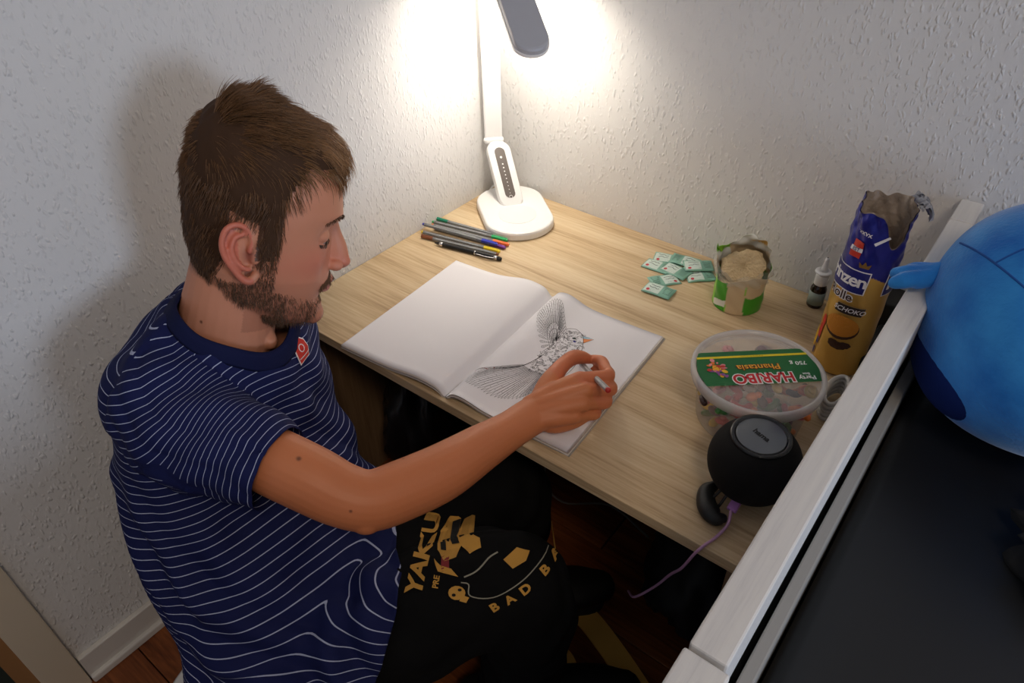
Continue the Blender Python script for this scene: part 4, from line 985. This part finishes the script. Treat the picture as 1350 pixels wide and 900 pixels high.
# soft under-layer of the hair close to the scalp
V = []; F = []; ids = {}
NA2, NZ2 = 90, 70
for j in range(NZ2+1):
    z_ = -.095+.2215*j/NZ2
    for i in range(NA2):
        a = 2*PI*i/NA2; p = hsurf(a, z_); 
        ids[(i, j)] = (len(V), bool(scalp_np(np.float64(p.x), np.float64(p.y), np.float64(p.z-.006)))); n = norm_at(a, z_); tp_ = min(1, max(0, (z_-.03)/.06)); V.append(HM @ (p+n*(.0012+.0055*tp_+.001*math.sin(a*20)*math.cos(z_*200))))
for j in range(NZ2):
    for i in range(NA2):
        q = [ids[(i, j)], ids[((i+1) % NA2, j)], ids[((i+1) % NA2, j+1)], ids[(i, j+1)]]
        if all(t[1] for t in q): F.append(tuple(t[0] for t in q))
F.append(tuple(ids[(i, NZ2)][0] for i in range(NA2)))
uh = mesh_obj('under_hair', V, F, mat('dark_under_hair', (66, 45, 30), .8, 0, .2), hair, True)
# beard, moustache, brows, lashes
specs = []; rg = random.Random(4); n_ = 0
def on_head(px, pz, y0=.14):      # cast from the front/side onto the body in head space
    pass
while n_ < 3000:
    a = rg.uniform(.05, 2.1)*(1 if rg.random() < .7 else -1); z_ = rg.uniform(-.122, .004); p = hsurf(a, z_); ay = p.y; axx = abs(p.x)
    side = (ay > .004-.15*(z_+.02)*0) and (ay < .028) and z_ > -.085 and axx > .03
    jaw_c = -.070-.42*max(0, ay-.01); jaw = abs(z_-jaw_c-.0) < .014+.007*rg.random() and ay < .080 and z_ < -.055
    under = z_ < -.100 and ay > .02
    if not (side or jaw or under): continue
    dens = .85 if side and z_ > -.075 else (.7 if ay < .045 else .25)
    if rg.random() > dens: continue
    n_ += 1; n = norm_at(a, z_); p = bump(p); dirv = (Vector((0, .25, -1))+n*.5+Vector([rg.gauss(0, .28) for _ in range(3)])).normalized(); Ln = rg.uniform(.004, .0075)
    pts = [HM @ (p+dirv*Ln*k/3-Vector((0, 0, .0012*k*k/9))) for k in range(4)]; t_ = rg.random(); specs.append((pts, .00030, HD1*(1-t_)+HD2*t_))
def cast(px, pz):
    o = HM @ Vector((px, .20, pz)); h = BB.ray_cast(o, -HF); return (h[0], h[1]) if h[0] is not None else (None, None)
for _ in range(620):
    u = rg.uniform(-1, 1); px = u*.027; pz = -.0515-.010*abs(u)**1.5+rg.uniform(-.0045, .0035)
    h, n = cast(px, pz)
    if h is None: continue
    dv = (HR_*(.55*u)+HU*-.9+n*.35+Vector([rg.gauss(0, .2) for _ in range(3)])).normalized(); Ln = rg.uniform(.005, .008); specs.append(([h+dv*Ln*k/3 for k in range(4)], .00028, HD2*.8))
for _ in range(160):
    px = rg.gauss(0, .008); pz = -.083+rg.uniform(-.004, .005); h, n = cast(px, pz)
    if h is not None: specs.append(([h+(HU*-.9+n*.4).normalized()*.005*k/3 for k in range(4)], .00026, HD2))
hair_mesh('beard', specs, M_HAIR, person, None)
for s_ in (-1, 1):
    specs = []
    for _ in range(190):
        u = rg.random(); px = s_*(.012+.036*u); pz = .0245+.007*math.sin(u*2.4)-.006*u*u+rg.uniform(-.0024, .0024)*(1-.5*u); h, n = cast(px, pz)
        if h is None: continue
        dv = (HR_*(s_*.9)+HU*(.35-.7*u)+n*.25+Vector([rg.gauss(0, .12) for _ in range(3)])).normalized(); specs.append(([h+dv*.0065*k/3 for k in range(4)], .00028, HD1*.5+HD2*.5))
    hair_mesh('eyebrow', specs, M_HAIR, person, None); specs = []
    for _ in range(90):
        u = rg.uniform(-1, 1); px = s_*(.0305)+u*.0140; pz = -.0030-.0022*(1-u*u); b0, n = cast(px, pz)
        if b0 is None: continue
        dv = (HF*.45-HU*.75+HR_*(u*.35)).normalized(); specs.append(([b0+dv*.0048*k/3 for k in range(4)], .00026, HD1*.6))
    hair_mesh('eyelashes', specs, M_HAIR, person, None)

# t-shirt
RINGS = np.array([(.205, .172, -.770, 20, .062, .062), (.188, .172, -.775, 20, .090, .075), (.168, .172, -.780, 18, .122, .086), (.13, .173, -.787, 16, .146, .098), (.07, .180, -.800, 16, .156, .110), (.0, .203, -.822, 18, .160, .118), (-.07, .262, -.842, 24, .158, .138), (-.11, .312, -.846, 28, .158, .165), (-.15, .352, -.848, 30, .158, .185), (-.20, .402, -.860, 36, .154, .190), (-.29, .445, -.880, 42, .148, .170)])[::-1]
def ring(z): 
    v = [np.interp(z, RINGS[:, 0], RINGS[:, k]) for k in range(1, 6)]; ph = np.radians(v[2]); return v[0], v[1], np.cos(ph), np.sin(ph), v[3], v[4]
V = []; nA = 72; zl = np.linspace(-.29, .205, 80)
for z_ in zl:
    cx, cy, tx_, ty_, a_, b_ = ring(z_)
    for i in range(nA):
        t_ = 2*PI*i/nA; c, s = math.cos(t_), math.sin(t_); c = math.copysign(abs(c)**.9, c); s = math.copysign(abs(s)**.9, s)
        V.append((cx+ty_*a_*c+tx_*b_*s, cy-tx_*a_*c+ty_*b_*s, z_))
F = [(j*nA+i, j*nA+(i+1) % nA, (j+1)*nA+(i+1) % nA, (j+1)*nA+i) for j in range(79) for i in range(nA)]+[tuple(range(nA))[::-1], tuple(79*nA+i for i in range(nA))]
sh = Soup(); sh.add((V, F))
SLV = [(.175, -.850, .140, .062, .058), (.205, -.878, .136, .070, .067), (.255, -.882, .116, .070, .072), (.30, -.873, .110, .064, .067), (.345, -.860, .104, .055, .056), (.375, -.850, .096, .052, .053), (.40, -.842, .088, .051, .051)]
sh.add(sweep(SLV, 6, 28)); sh.add(sweep([(.178, -.775, .165, .050, .045), (.182, -.825, .160, .056, .052), (.195, -.870, .148, .058, .054)], 5, 24))
sh.add(sweep([(.16, -.74, .115, .060, .055), (.150, -.705, .100, .058, .056), (.145, -.693, .05, .054, .054), (.150, -.690, -.02, .050, .050), (.152, -.690, -.06, .050, .050)], 6, 24))
sh.add(sweep([(.34, -.945, -.220, .075, .08), (.385, -.958, -.222, .097, .096), (.450, -.870, -.178, .095, .093), (.50, -.80, -.150, .092, .090), (.54, -.75, -.14, .09, .09)], 5, 26)); sh.add(sweep([(.30, -.88, -.20, .09, .09), (.40, -.80, -.165, .09, .085), (.47, -.72, -.155, .086, .08)], 5, 20))
sme = remeshed(sh, .0042, 10, .5)
bm = bmesh.new(); bm.from_mesh(sme)
def cut(bm, co, no, near=None, rad=1):
    co = Vector(co); no = Vector(no).normalized()
    vs_ = [v for v in bm.verts if (v.co-Vector(near)).length < rad] if near else list(bm.verts)
    S = set(vs_); g = vs_+[e for e in bm.edges if e.verts[0] in S and e.verts[1] in S]+[f for f in bm.faces if all(v in S for v in f.verts)]
    r = bmesh.ops.bisect_plane(bm, geom=g, dist=1e-5, plane_co=co, plane_no=no)
    dl = [v for v in bm.verts if (v.co-co).dot(no) > 1e-5 and (near is None or (v.co-Vector(near)).length < rad)]
    bmesh.ops.delete(bm, geom=dl, context='VERTS')
ADIR = Vector((.88, .30, -.20)).normalized()
cut(bm, (.372, -.851, .099), ADIR, (.40, -.842, .088), .10)
cut(bm, (.150, -.690, -.04), (.08, .05, -1), (.152, -.690, -.085), .062)
NC = Vector((.200, -.764, .178)); NN = Vector((.36, .12, 1)).normalized()
b1 = NN.cross(Vector((0, 1, 0))).normalized(); b2 = NN.cross(b1)
PRE = BVHTree.FromBMesh(bm); COLR = []
for k in range(64):
    a = 2*PI*k/64; d_ = b1*math.cos(a)+b2*math.sin(a); row = []
    for rr in (.064, .070, .078, .088):
        h = PRE.ray_cast(NC+d_*rr+NN*.12, -NN); row.append((h[0]-NC).dot(NN) if h[0] is not None else 0)
    COLR.append(row)
COLR = np.array(COLR)
for _ in range(3): COLR = (np.roll(COLR, 1, 0)+COLR*2+np.roll(COLR, -1, 0))/4
dl = [v for v in bm.verts if (lambda r_: (r_-NN*r_.dot(NN)).length < .0705 and r_.dot(NN) > -.06)(v.co-NC)]
bmesh.ops.delete(bm, geom=dl, context='VERTS')
cut(bm, (.34, -.91, -.262), (0.1, -.05, -1)); cut(bm, (.487, -.825, -.10), (.66, .62, -.42))
bm.to_mesh(sme); bm.free()
p = co_of(sme).copy(); nrm = no_of(sme)
cx, cy, tx_, ty_, ra_, rb_ = ring(p[:, 2]); dx, dy = p[:, 0]-cx, p[:, 1]-cy; lat = dx*ty_-dy*tx_; fro = dx*tx_+dy*ty_
torsoF = np.sqrt((lat/ra_)**2+(fro/rb_)**2)
A0 = np.array((.19, -.868, .145)); ad = np.array(ADIR); rel = p-A0; ta = rel @ ad; darm = np.linalg.norm(rel-ta[:, None]*ad, axis=1)
mk = np.minimum(np.minimum((torsoF-1.06)*3, (.105-darm)*8), (ta+.012)*12); 
A1 = np.array((.15, -.69, .10)); ad1 = np.array((.12, .1, -1.)); ad1 /= np.linalg.norm(ad1); rel1 = p-A1; ta1 = rel1 @ ad1; d1_ = np.linalg.norm(rel1-ta1[:, None]*ad1, axis=1)
left = ((torsoF > 1.10) & (d1_ < .075) & (p[:, 1] > -.73)); ta = np.where(left, ta1, ta); mk = np.where(left, np.minimum((torsoF-1.10)*3, .2), mk)
th = np.arctan2(lat, fro)
wq = np.clip(ta/.16, 0, 1); wq = wq*wq*(3-2*wq); tas = np.where(left, ta, wq*ta+(1-wq)*(rel @ np.array((.35, -.10, -.93)))); tt = p[:, 2]+.10*fro-.02*np.sin(th*2+.4)
# cloth folds
Zp = p[:, 2]; low = np.clip((.06-Zp)/.14, 0, 1); 
w1 = np.sin(th*4.2+Zp*42+1.2*np.sin(Zp*30+th*2)); w2 = np.sin(th*7.5-Zp*58+2*np.sin(th*3+Zp*16)); w3 = np.sin(Zp*92+th*2.4+1.5*np.sin(th*3.1))
wr1 = np.abs(np.sin(p @ np.array((22, 30, 46.))+1.4*np.sin(p @ np.array((30, -18, 12.)))))**1.5; wr2 = np.sin(p @ np.array((62, 20, 88.))+2.2*np.sin(p @ np.array((18, 26, -22.))))
dsp = low*(.0050*w1+.0028*w2+.0034*w3*np.clip(np.sin(th*1.5+.8), 0, 1)+.012*(wr1-.45)+.0040*wr2)+.0018*w2*(1-low)+.0026*wr2*(1-low)+.004*(wr1-.45)*(1-low)*np.clip((.12-Zp)/.06, 0, 1)
isarm = (mk > 0); dsp = np.where(isarm, .0030*(np.abs(np.sin(rel @ np.array((30, 60, 70.))+1.5*np.sin(ta*30)))-.5)+.0020*np.sin(ta*95+darm*0+3*np.arctan2(rel[:, 2], rel[:, 1]))+.0015*np.sin(ta*48-2.2*np.arctan2(rel[:, 2], rel[:, 1])), dsp)
pit = np.exp(-((p-np.array((.26, -.82, .085)))**2).sum(1)/.045**2); dsp += pit*.004*np.sin(p @ np.array((120, 60, -90.)))
dsp += np.exp(-((p-np.array((.19, -.90, .02)))**2).sum(1)/.06**2)*.005*np.sin(p @ np.array((60, -40, 150.)))
set_co(sme, p+nrm*dsp[:, None]); set_attr(sme, 'tt', tt); set_attr(sme, 'ta', tas); set_attr(sme, 'mk', mk)
shm = mat('navy_striped_jersey', (24, 30, 84), .8, 0, .2); t = NT(shm)
def at(nm): a = t.n('ShaderNodeAttribute'); a.attribute_name = nm; return a.outputs['Fac']
def strp(src, per, wd):
    a = t.n('ShaderNodeMath', operation='MULTIPLY'); a.inputs[1].default_value = 1/per; t.l(src, a.inputs[0])
    b = t.n('ShaderNodeMath', operation='FRACT'); t.l(a.outputs[0], b.inputs[0]); c = t.n('ShaderNodeMath', operation='LESS_THAN'); c.inputs[1].default_value = wd/per; t.l(b.outputs[0], c.inputs[0]); return c.outputs[0]
s1 = strp(at('tt'), .0092, .0008); s2 = strp(at('ta'), .0094, .0008)
g = t.n('ShaderNodeMath', operation='GREATER_THAN'); g.inputs[1].default_value = 0; t.l(at('mk'), g.inputs[0])
mx = t.n('ShaderNodeMix'); t.l(g.outputs[0], mx.inputs[0]); t.l(s1, mx.inputs[2]); t.l(s2, mx.inputs[3])
ab = t.n('ShaderNodeMath', operation='ABSOLUTE'); t.l(at('mk'), ab.inputs[0]); sm_ = t.n('ShaderNodeMath', operation='GREATER_THAN'); sm_.inputs[1].default_value = .012; t.l(ab.outputs[0], sm_.inputs[0])
m2 = t.n('ShaderNodeMath', operation='MULTIPLY'); t.l(mx.outputs[0], m2.inputs[0]); t.l(sm_.outputs[0], m2.inputs[1])
mc = t.n('ShaderNodeMix', data_type='RGBA'); mc.inputs[6].default_value = lin((20, 27, 74)); mc.inputs[7].default_value = lin((168, 176, 204)); t.l(m2.outputs[0], mc.inputs[0]); t.l(mc.outputs[2], t.b.inputs['Base Color'])
noise_bump(shm, 900, .25, .0006)
shirt = me_obj('t_shirt', sme, shm, person, True)
md = shirt.modifiers.new('s', 'SOLIDIFY'); md.thickness = .0016; md.offset = -1
# collar rib follows the neck opening
SB = BVHTree.FromObject(shirt, bpy.context.evaluated_depsgraph_get())
V = []; F = []; n8 = 6
for k in range(64):
    a = 2*PI*k/64; d_ = b1*math.cos(a)+b2*math.sin(a); h0, h1, h2, h3 = COLR[k]
    for rr, hh in ((.066, h1+.0105), (.0685, h1+.0120), (.0735, h1+.0065), (.0800, h2+.0022), (.0815, h2-.0010), (.0700, h1-.0040)): V.append(NC+d_*rr+NN*hh)
F = [(k*n8+i, k*n8+(i+1) % n8, ((k+1) % 64)*n8+(i+1) % n8, ((k+1) % 64)*n8+i) for k in range(64) for i in range(n8)]
mesh_obj('collar', V, F, noise_bump(mat('navy_rib_collar', (18, 24, 62), .85, 0, .2), 700, .3, .0006), shirt, True)
# chest emblem
q, n, _, _ = SB.find_nearest(Vector((.262, -.712, .118)))
up_ = (Vector((0, 0, 1))-n*n.z).normalized(); rt__ = up_.cross(n)
def onshirt(x, y, dz=.0012):
    o = q+rt__*x+up_*y+n*.05; h = SB.ray_cast(o, -n); return (h[0] if h[0] is not None else o-n*.05)+n*dz
def shp(name, pts, m, dz, par):
    P_ = np.array(pts); c = P_.mean(0); V = [onshirt(*c, dz)]; n_ = len(pts)
    for k in (.5, 1): V += [onshirt(*(c+(np.array(p_)-c)*k), dz) for p_ in pts]
    F = [(0, 1+i, 1+(i+1) % n_) for i in range(n_)]+[(1+i, 1+n_+i, 1+n_+(i+1) % n_, 1+(i+1) % n_) for i in range(n_)]; return mesh_obj(name, V, F, m, par)
eo = [(-.011, -.008), (.010, -.008), (.011, .006), (.009, .017), (.003, .024), (-.005, .024), (-.010, .017), (-.012, .005)]
em = shp('emblem', [(a*1.16, b*1.12-.001) for a, b in eo], mat('emblem_white', (236, 226, 222), .7), .0012, shirt)
shp('red_emblem', eo, mat('emblem_red', (214, 54, 40), .7), .0016, em)
rb2 = lambda P_, wd, cl=False: mesh_obj('emblem_line', *ribbon(np.array(P_), wd, lambda a, b: onshirt(a, b, .0021), cl), MATS['emblem_white'], em)
rb2([(-.0115, -.0005), (-.004, -.0008), (.004, -.0005), (.0108, .000)], .0014); rb2(disc2((-.001, .011), .0042, .0052, 14), .0014, True)

# trousers
tr = Soup()
tr.add(ellipsoid((.345, -.915, -.235), (.125, .115, .085)))
tr.add(sweep([(.385, -.965, -.225, .090, .086), (.450, -.870, -.178, .086, .084), (.522, -.772, -.140, .080, .080), (.578, -.702, -.126, .072, .072), (.603, -.688, -.19, .066, .066), (.600, -.700, -.32, .060, .060), (.590, -.715, -.405, .056, .056)], 6, 26))
tr.add(sweep([(.275, -.850, -.235, .088, .082), (.34, -.745, -.205, .080, .078), (.41, -.640, -.170, .074, .074), (.455, -.570, -.150, .070, .070), (.470, -.560, -.21, .066, .066), (.470, -.575, -.32, .060, .060), (.465, -.59, -.405, .056, .056)], 6, 26))
tr.add(sweep([(.33, -.90, -.195, .085, .080), (.40, -.815, -.170, .085, .078), (.46, -.735, -.160, .078, .070), (.49, -.69, -.165, .06, .058)], 5, 20))
tme = remeshed(tr, .006, 8, .5); p = co_of(tme).copy(); nrm = no_of(tme)
dsp = .003*np.sin(p @ np.array((60, -45, 80.))+2*np.sin(p @ np.array((20, 30, -25.))))+.002*np.sin(p @ np.array((-30, 90, 40.))); hin = np.clip(-((p-np.array((.487, -.825, -.10))) @ np.array((.66, .62, -.42)))/.02, 0, 1); dsp = dsp-.017*hin; set_co(tme, p+nrm*dsp[:, None])
M_TR = noise_bump(mat('black_cotton', (12, 12, 13), .9, 0, .15), 600, .2, .0006)
tro = me_obj('trousers', tme, M_TR, person, True)
TB = BVHTree.FromObject(tro, bpy.context.evaluated_depsgraph_get())
PO = Vector((.552, -.725, -.08)); PIX = Vector((.00104, .00079, 0)); PIY = Vector((.00095, -.00125, 0))
PDY = 0
def onleg(px, py, dz=.0012):     # print coordinates on the thigh: 1 unit is about 1.3 mm
    o = PO+PIX*((px-630)*.90+16)+PIY*(py-741); dv_ = Vector((-.491, .607, -.625)); h = TB.ray_cast(o-dv_*.15, dv_); 
    return (h[0]+h[1]*dz) if h[0] is not None and h[0].z > -.35 else o-Vector((0, 0, .06))
M_PR = mat('ochre_print', (196, 146, 62), .8); M_PRR = mat('dark_red_print', (130, 34, 40), .8); M_PRW = mat('pale_print', (150, 146, 130), .8)
pr = Soup()
def ltext(s_, size, cx_, cy_, ang, bold=.3):
    vf = fine(text_mesh(s_, size, bold, 0, 0, 'CENTER', 3), 4); ca, sa = math.cos(ang), math.sin(ang)
    pr.add(mapv(vf, lambda a, b, c: onleg(cx_+a*ca+b*sa, cy_+a*sa-b*ca)))
ltext('YAKU', 25, 552, 730, -PI/2+.12, .9); ltext('PRE', 8.5, 571, 749, -PI/2+.1, .25)
def lpoly(pts, m=None, s_=None):
    P_ = np.array(pts); c = P_.mean(0); n_ = len(pts); vf = fine(([(c[0], c[1], 0)]+[(a[0], a[1], 0) for a in pts], [(0, 1+i, 1+(i+1) % n_) for i in range(n_)]), 5); (s_ or pr).add(mapv(vf, lambda a, b, c_: onleg(a, b)))
lpoly(disc2((593, 760), 9, 8, 14)); lpoly([(598, 762), (606, 765), (603, 771), (596, 769)])
for k, (ch, lx, ly, an_) in enumerate((('B', 632, 779, -.5), ('A', 648, 771, -.55), ('D', 664, 761, -.6), ('B', 685, 746, -.65), ('A', 698, 736, -.7))): ltext(ch, 15, lx, ly, an_, .6)
# abstract figure shapes above the arc
for pts in ([(566, 712), (574, 702), (584, 703), (596, 712), (590, 724), (578, 728), (568, 722)], [(588, 708), (600, 702), (614, 706), (616, 716), (604, 722), (594, 716)], [(566, 728), (574, 732), (586, 734), (594, 742), (584, 740), (572, 738)], [(640, 728), (654, 716), (668, 722), (664, 732), (650, 738)]):
    lpoly(pts)
prt = pr.obj('ochre_print', M_PR, tro, False); prt['kind'] = 'stuff'
s2_ = Soup(); lpoly([(574, 726), (582, 722), (584, 734), (576, 738)], None, s2_); s2_.obj('dark_red_print', M_PRR, tro, False)
s3_ = Soup()
for c in ((596, 757), (590, 763)): lpoly(disc2(c, 2.2, 1.8, 8), None, s3_)
for pts in ([(578, 708), (588, 706), (592, 714), (584, 716)], [(570, 716), (576, 714), (578, 722), (572, 722)]): lpoly(pts, None, s3_)
o = s3_.obj('black_print_detail', mat('black_print_ink', (10, 10, 10), .9), tro, False); o.data.transform(Matrix.Translation((0, 0, .0008)))
s4_ = Soup(); s4_.add(ribbon(bez([(597, 748), (605, 750), (607, 763), (630, 766), (652, 756), (672, 743), (690, 726)], 5), 1.3, onleg)); s4_.add(ribbon(bez([(600, 742), (612, 736), (624, 726), (634, 720)], 4), 1.6, onleg)); s4_.obj('pale_print_line', M_PRW, tro, False)
# shoes
for (cx_, cy_, an_) in ((.60, -.70, .75), (.475, -.575, .8)):
    s_ = Soup(); R_ = Matrix.Translation((cx_, cy_, FZ)) @ Matrix.Rotation(an_, 4, 'Z')
    s_.add(sweep([(-.07, 0, .045, .034, .036), (-.02, 0, .05, .038, .042), (.05, 0, .038, .042, .032), (.12, 0, .030, .042, .026), (.165, 0, .026, .030, .020)], 5, 18), R_); sho = s_.obj('shoe', mat('black_shoe', (16, 15, 15), .6), person)
    vf = slab([(a-.0, b) for a, b in stadium(.05, .17, .042, 10)], [(1, .001), (1, .012)], Vector((0, 0, 0)), Vector((1, 0, 0)), Vector((0, 1, 0))); o = mesh_obj('sole', [R_ @ Vector(v_) for v_ in vf[0]], vf[1], mat('dark_sole', (40, 36, 34), .7), sho)

# the pen held in the hand
P = Vector((.4870, -.4045, .0125)); Q = Vector((.6035, -.5140, .0955)); d = Q-P; L = d.length
hp = bpy.data.objects.new('fineliner_pen', None); COL.objects.link(hp); hp.matrix_basis = frame(P, d, Vector((0, 0, 1)).cross(d)); hp.empty_display_size = .02
tag(hp, "grey fineliner with red end plug held in the man's right hand over the bird", 'pen')
putx('barrel', hexbar(.022, L-.006, .0040), mat('silver_grey_barrel', (170, 172, 172), .4), hp, False)
putx('end_plug', xl([(.0036, L-.007), (.0038, L-.002), (.0024, L)]), mat('red_plug', (190, 40, 34), .35), hp)
putx('nib_holder', xl([(.0005, 0), (.0006, .004), (.0014, .006), (.0024, .016), (.0036, .024)]), mat('red_plug', (190, 40, 34), .35), hp)
s = Soup()
for i in range(6):
    a = 2*PI*i/6+PI/3; s.add(([(x_, .0037*math.cos(a)+q_*-math.sin(a), .0037*math.sin(a)+q_*math.cos(a)) for x_, q_ in ((.03, -.0003), (L-.012, -.0003), (L-.012, .0003), (.03, .0003))], [(0, 1, 2, 3)]))
o = s.obj('stripe', mat('white_stripe', (235, 235, 235), .4), None, False); o.parent = hp

# ------------------------------------------------------------------ stool
stool = empty('stool', (.35, -.95, FZ)); tag(stool, 'low white stool that the man sits on, mostly hidden under him', 'stool')
pl('seat', [(.001, .105), (.175, .105), (.185, .112), (.185, .128), (.178, .135), (.001, .135)], M_WPLASTIC, stool, Vector((.37, -.955, FZ-.03+.02)), 48)
for k in range(4):
    a = PI/4+PI/2*k; tube('leg', [(.37+.12*math.cos(a), -.955+.12*math.sin(a), FZ+.10), (.37+.15*math.cos(a), -.955+.15*math.sin(a), FZ+.002)], .014, M_WPLASTIC, stool)

# ------------------------------------------------------------------ blue plush toy
PC = Vector((1.025, -.262, .222)); plush = empty('plush_toy', (PC.x, PC.y, .095)); tag(plush, 'large round bright blue plush toy lying on the bed by the rail', 'plush toy')
M_PL = mat('blue_plush', (34, 122, 206), .95, 0, .15); t = NT(M_PL); t.set('Sheen Weight', .35); t.set('Sheen Roughness', .4)
tc = t.n('ShaderNodeTexCoord'); no = t.n('ShaderNodeTexNoise'); no.inputs['Scale'].default_value = 14; no.inputs['Detail'].default_value = 6; t.l(tc.outputs['Object'], no.inputs['Vector'])
cr = t.n('ShaderNodeValToRGB'); cr.color_ramp.elements[0].position = .35; cr.color_ramp.elements[0].color = lin((22, 100, 186)); cr.color_ramp.elements[1].position = .68; cr.color_ramp.elements[1].color = lin((58, 146, 220)); t.l(no.outputs[0], cr.inputs[0]); t.l(cr.outputs[0], t.b.inputs['Base Color'])
noise_bump(M_PL, 260, .5, .0015)
def pr_(d_): # radius of the body in direction d_
    d_ = Vector(d_).normalized(); r = .148+.006*math.sin(d_.x*3+1)*math.cos(d_.z*4)+.006*d_.y; 
    return PC+Vector((d_.x*r*1.05, d_.y*r*1.12, d_.z*r*.93))
v, f = ellipsoid((0, 0, 0), (1, 1, 1), 72, 48); v = [pr_(q_) for q_ in v]; body_p = mesh_obj('body', v, f, M_PL, plush, True)
seam = mat('plush_seam', (18, 78, 156), .9)
def seamline(ds, r=.0011): return Soup().add(sweep([tuple(pr_(d_))+(r, r) for d_ in catmull(ds, 6)[:, :3]], 1, 6)).obj('seam', seam, plush)
seamline([(-.80, -.05, .50), (-.6, -.35, .62), (-.3, -.6, .60), (0, -.8, .5), (.4, -.85, .2)]); seamline([(-.55, -.38, .62), (-.3, -.2, .85), (0, .0, 1), (.4, .2, .8)])
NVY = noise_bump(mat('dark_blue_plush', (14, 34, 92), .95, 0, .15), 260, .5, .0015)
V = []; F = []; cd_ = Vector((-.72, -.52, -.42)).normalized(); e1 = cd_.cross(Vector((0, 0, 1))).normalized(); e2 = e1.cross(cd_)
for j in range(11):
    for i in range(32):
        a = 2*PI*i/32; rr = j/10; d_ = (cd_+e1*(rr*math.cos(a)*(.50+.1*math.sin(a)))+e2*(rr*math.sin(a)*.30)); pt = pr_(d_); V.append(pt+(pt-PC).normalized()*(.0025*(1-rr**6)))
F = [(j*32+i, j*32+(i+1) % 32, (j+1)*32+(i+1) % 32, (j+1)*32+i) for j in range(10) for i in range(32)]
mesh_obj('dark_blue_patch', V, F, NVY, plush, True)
# stubby arm with soft fingers reaching over the rail
am = Soup(); A = Vector((.902, -.262, .262)); B = Vector((.866, -.297, .253))
am.add(sweep([tuple(A+Vector((.03, .01, -.01)))+(.013, .013), tuple(A)+(.010, .011), tuple(A.lerp(B, .5))+(.016, .012), tuple(B)+(.014, .011)], 5, 18))
for k, (ox, oy) in enumerate(((-.018, -.012), (-.022, .004), (-.012, .016))): am.add(sweep([tuple(A.lerp(B, .6)+Vector((0, oy*.5, .002)))+(.009, .009), tuple(B+Vector((ox*.5, oy, .001)))+(.0105, .0095), tuple(B+Vector((ox, oy*1.3, -.004)))+(.008, .0075)], 4, 14))
me = remeshed(am, .0022, 5, .5); me_obj('arm', me, M_PL, plush, True)
# dark crumpled cloth beside it
bm = bmesh.new(); bmesh.ops.create_icosphere(bm, subdivisions=4, radius=1)
for v_ in bm.verts:
    q_ = v_.co; r = 1+.22*math.sin(q_.x*7+q_.y*5)*math.cos(q_.z*6)+.12*math.sin(q_.y*15+q_.x*9); v_.co = Vector((1.12+q_.x*r*.07, -.47+q_.y*r*.075, .118+q_.z*r*.035))
tag(bm_obj('crumpled_cloth', bm, mat('black_cloth', (12, 12, 14), .85), None, True), 'black crumpled cloth on the bed below the blue plush toy', 'cloth')

# ------------------------------------------------------------------ under the desk
strap = Soup()
def band(P_, wd, th=.003):
    Q_ = catmull([np.array(q_, float) for q_ in P_], 6); T = np.gradient(Q_[:, :2], axis=0); T /= np.linalg.norm(T, axis=1)[:, None]; N = np.stack([-T[:, 1], T[:, 0]], 1)*wd/2; V = []
    for q_, n_ in zip(Q_, N):
        for s_, dz in ((1, 0), (-1, 0), (-1, th), (1, th)): V.append((q_[0]+s_*n_[0], q_[1]+s_*n_[1], q_[2]+dz))
    n = len(Q_); F = [(4*i+k, 4*i+(k+1) % 4, 4*i+4+(k+1) % 4, 4*i+4+k) for i in range(n-1) for k in range(4)]+[(3, 2, 1, 0), (4*n-4, 4*n-3, 4*n-2, 4*n-1)]; return V, F
M_ST = noise_bump(mat('golden_webbing', (232, 180, 84), .8), 400, .4, .001)
strap.add(band([(.56, -.505, FZ+.004), (.62, -.520, FZ+.004), (.70, -.552, FZ+.003), (.80, -.60, FZ+.003)], .042))
strap.add(band([(.575, -.600, FZ+.008), (.61, -.598, FZ+.010), (.640, -.620, FZ+.008), (.66, -.66, FZ+.004)], .026))
tag(strap.obj('fabric_strap', M_ST, None, False), 'golden brown fabric strap lying on the dark floor under the desk', 'strap')
def lump(name, c, r, m, seed, label, cat, sub=4):
    bm = bmesh.new(); bmesh.ops.create_icosphere(bm, subdivisions=sub, radius=1)
    for v_ in bm.verts:
        q_ = v_.co; k = 1+.12*math.sin(q_.x*6+seed+q_.y*4)*math.cos(q_.z*5+seed)+.07*math.sin(q_.y*13+seed*2+q_.x*8)+.04*math.sin(q_.z*23+q_.x*17)
        v_.co = Vector((c[0]+q_.x*k*r[0], c[1]+q_.y*k*r[1], c[2]+max(-.93, q_.z*k)*r[2]))
    return tag(bm_obj(name, bm, m, None, True), label, cat)
M_BAG = mat('black_plastic_bag', (20, 21, 24), .3, 0, .6)
lump('plastic_bag', (.13, -.40, FZ+.15), (.075, .10, .16), M_BAG, 1.0, 'black shiny plastic bag standing under the left end of the desk', 'bag')
lump('backpack', (.73, -.36, FZ+.105), (.09, .12, .11), mat('black_nylon', (16, 16, 18), .7), 2.4, 'black bag on the floor under the right end of the desk', 'bag')
tag(tube('thin_cable', [(.60, -.30, FZ+.003), (.50, -.28, FZ+.003), (.42, -.33, FZ+.003), (.36, -.31, FZ+.02), (.34, -.25, FZ+.08)], .0022, mat('grey_cable', (120, 118, 116), .5), None), 'thin grey cable lying on the floor under the middle of the desk', 'cable')
# leather patch / board glimpsed beneath the thigh print
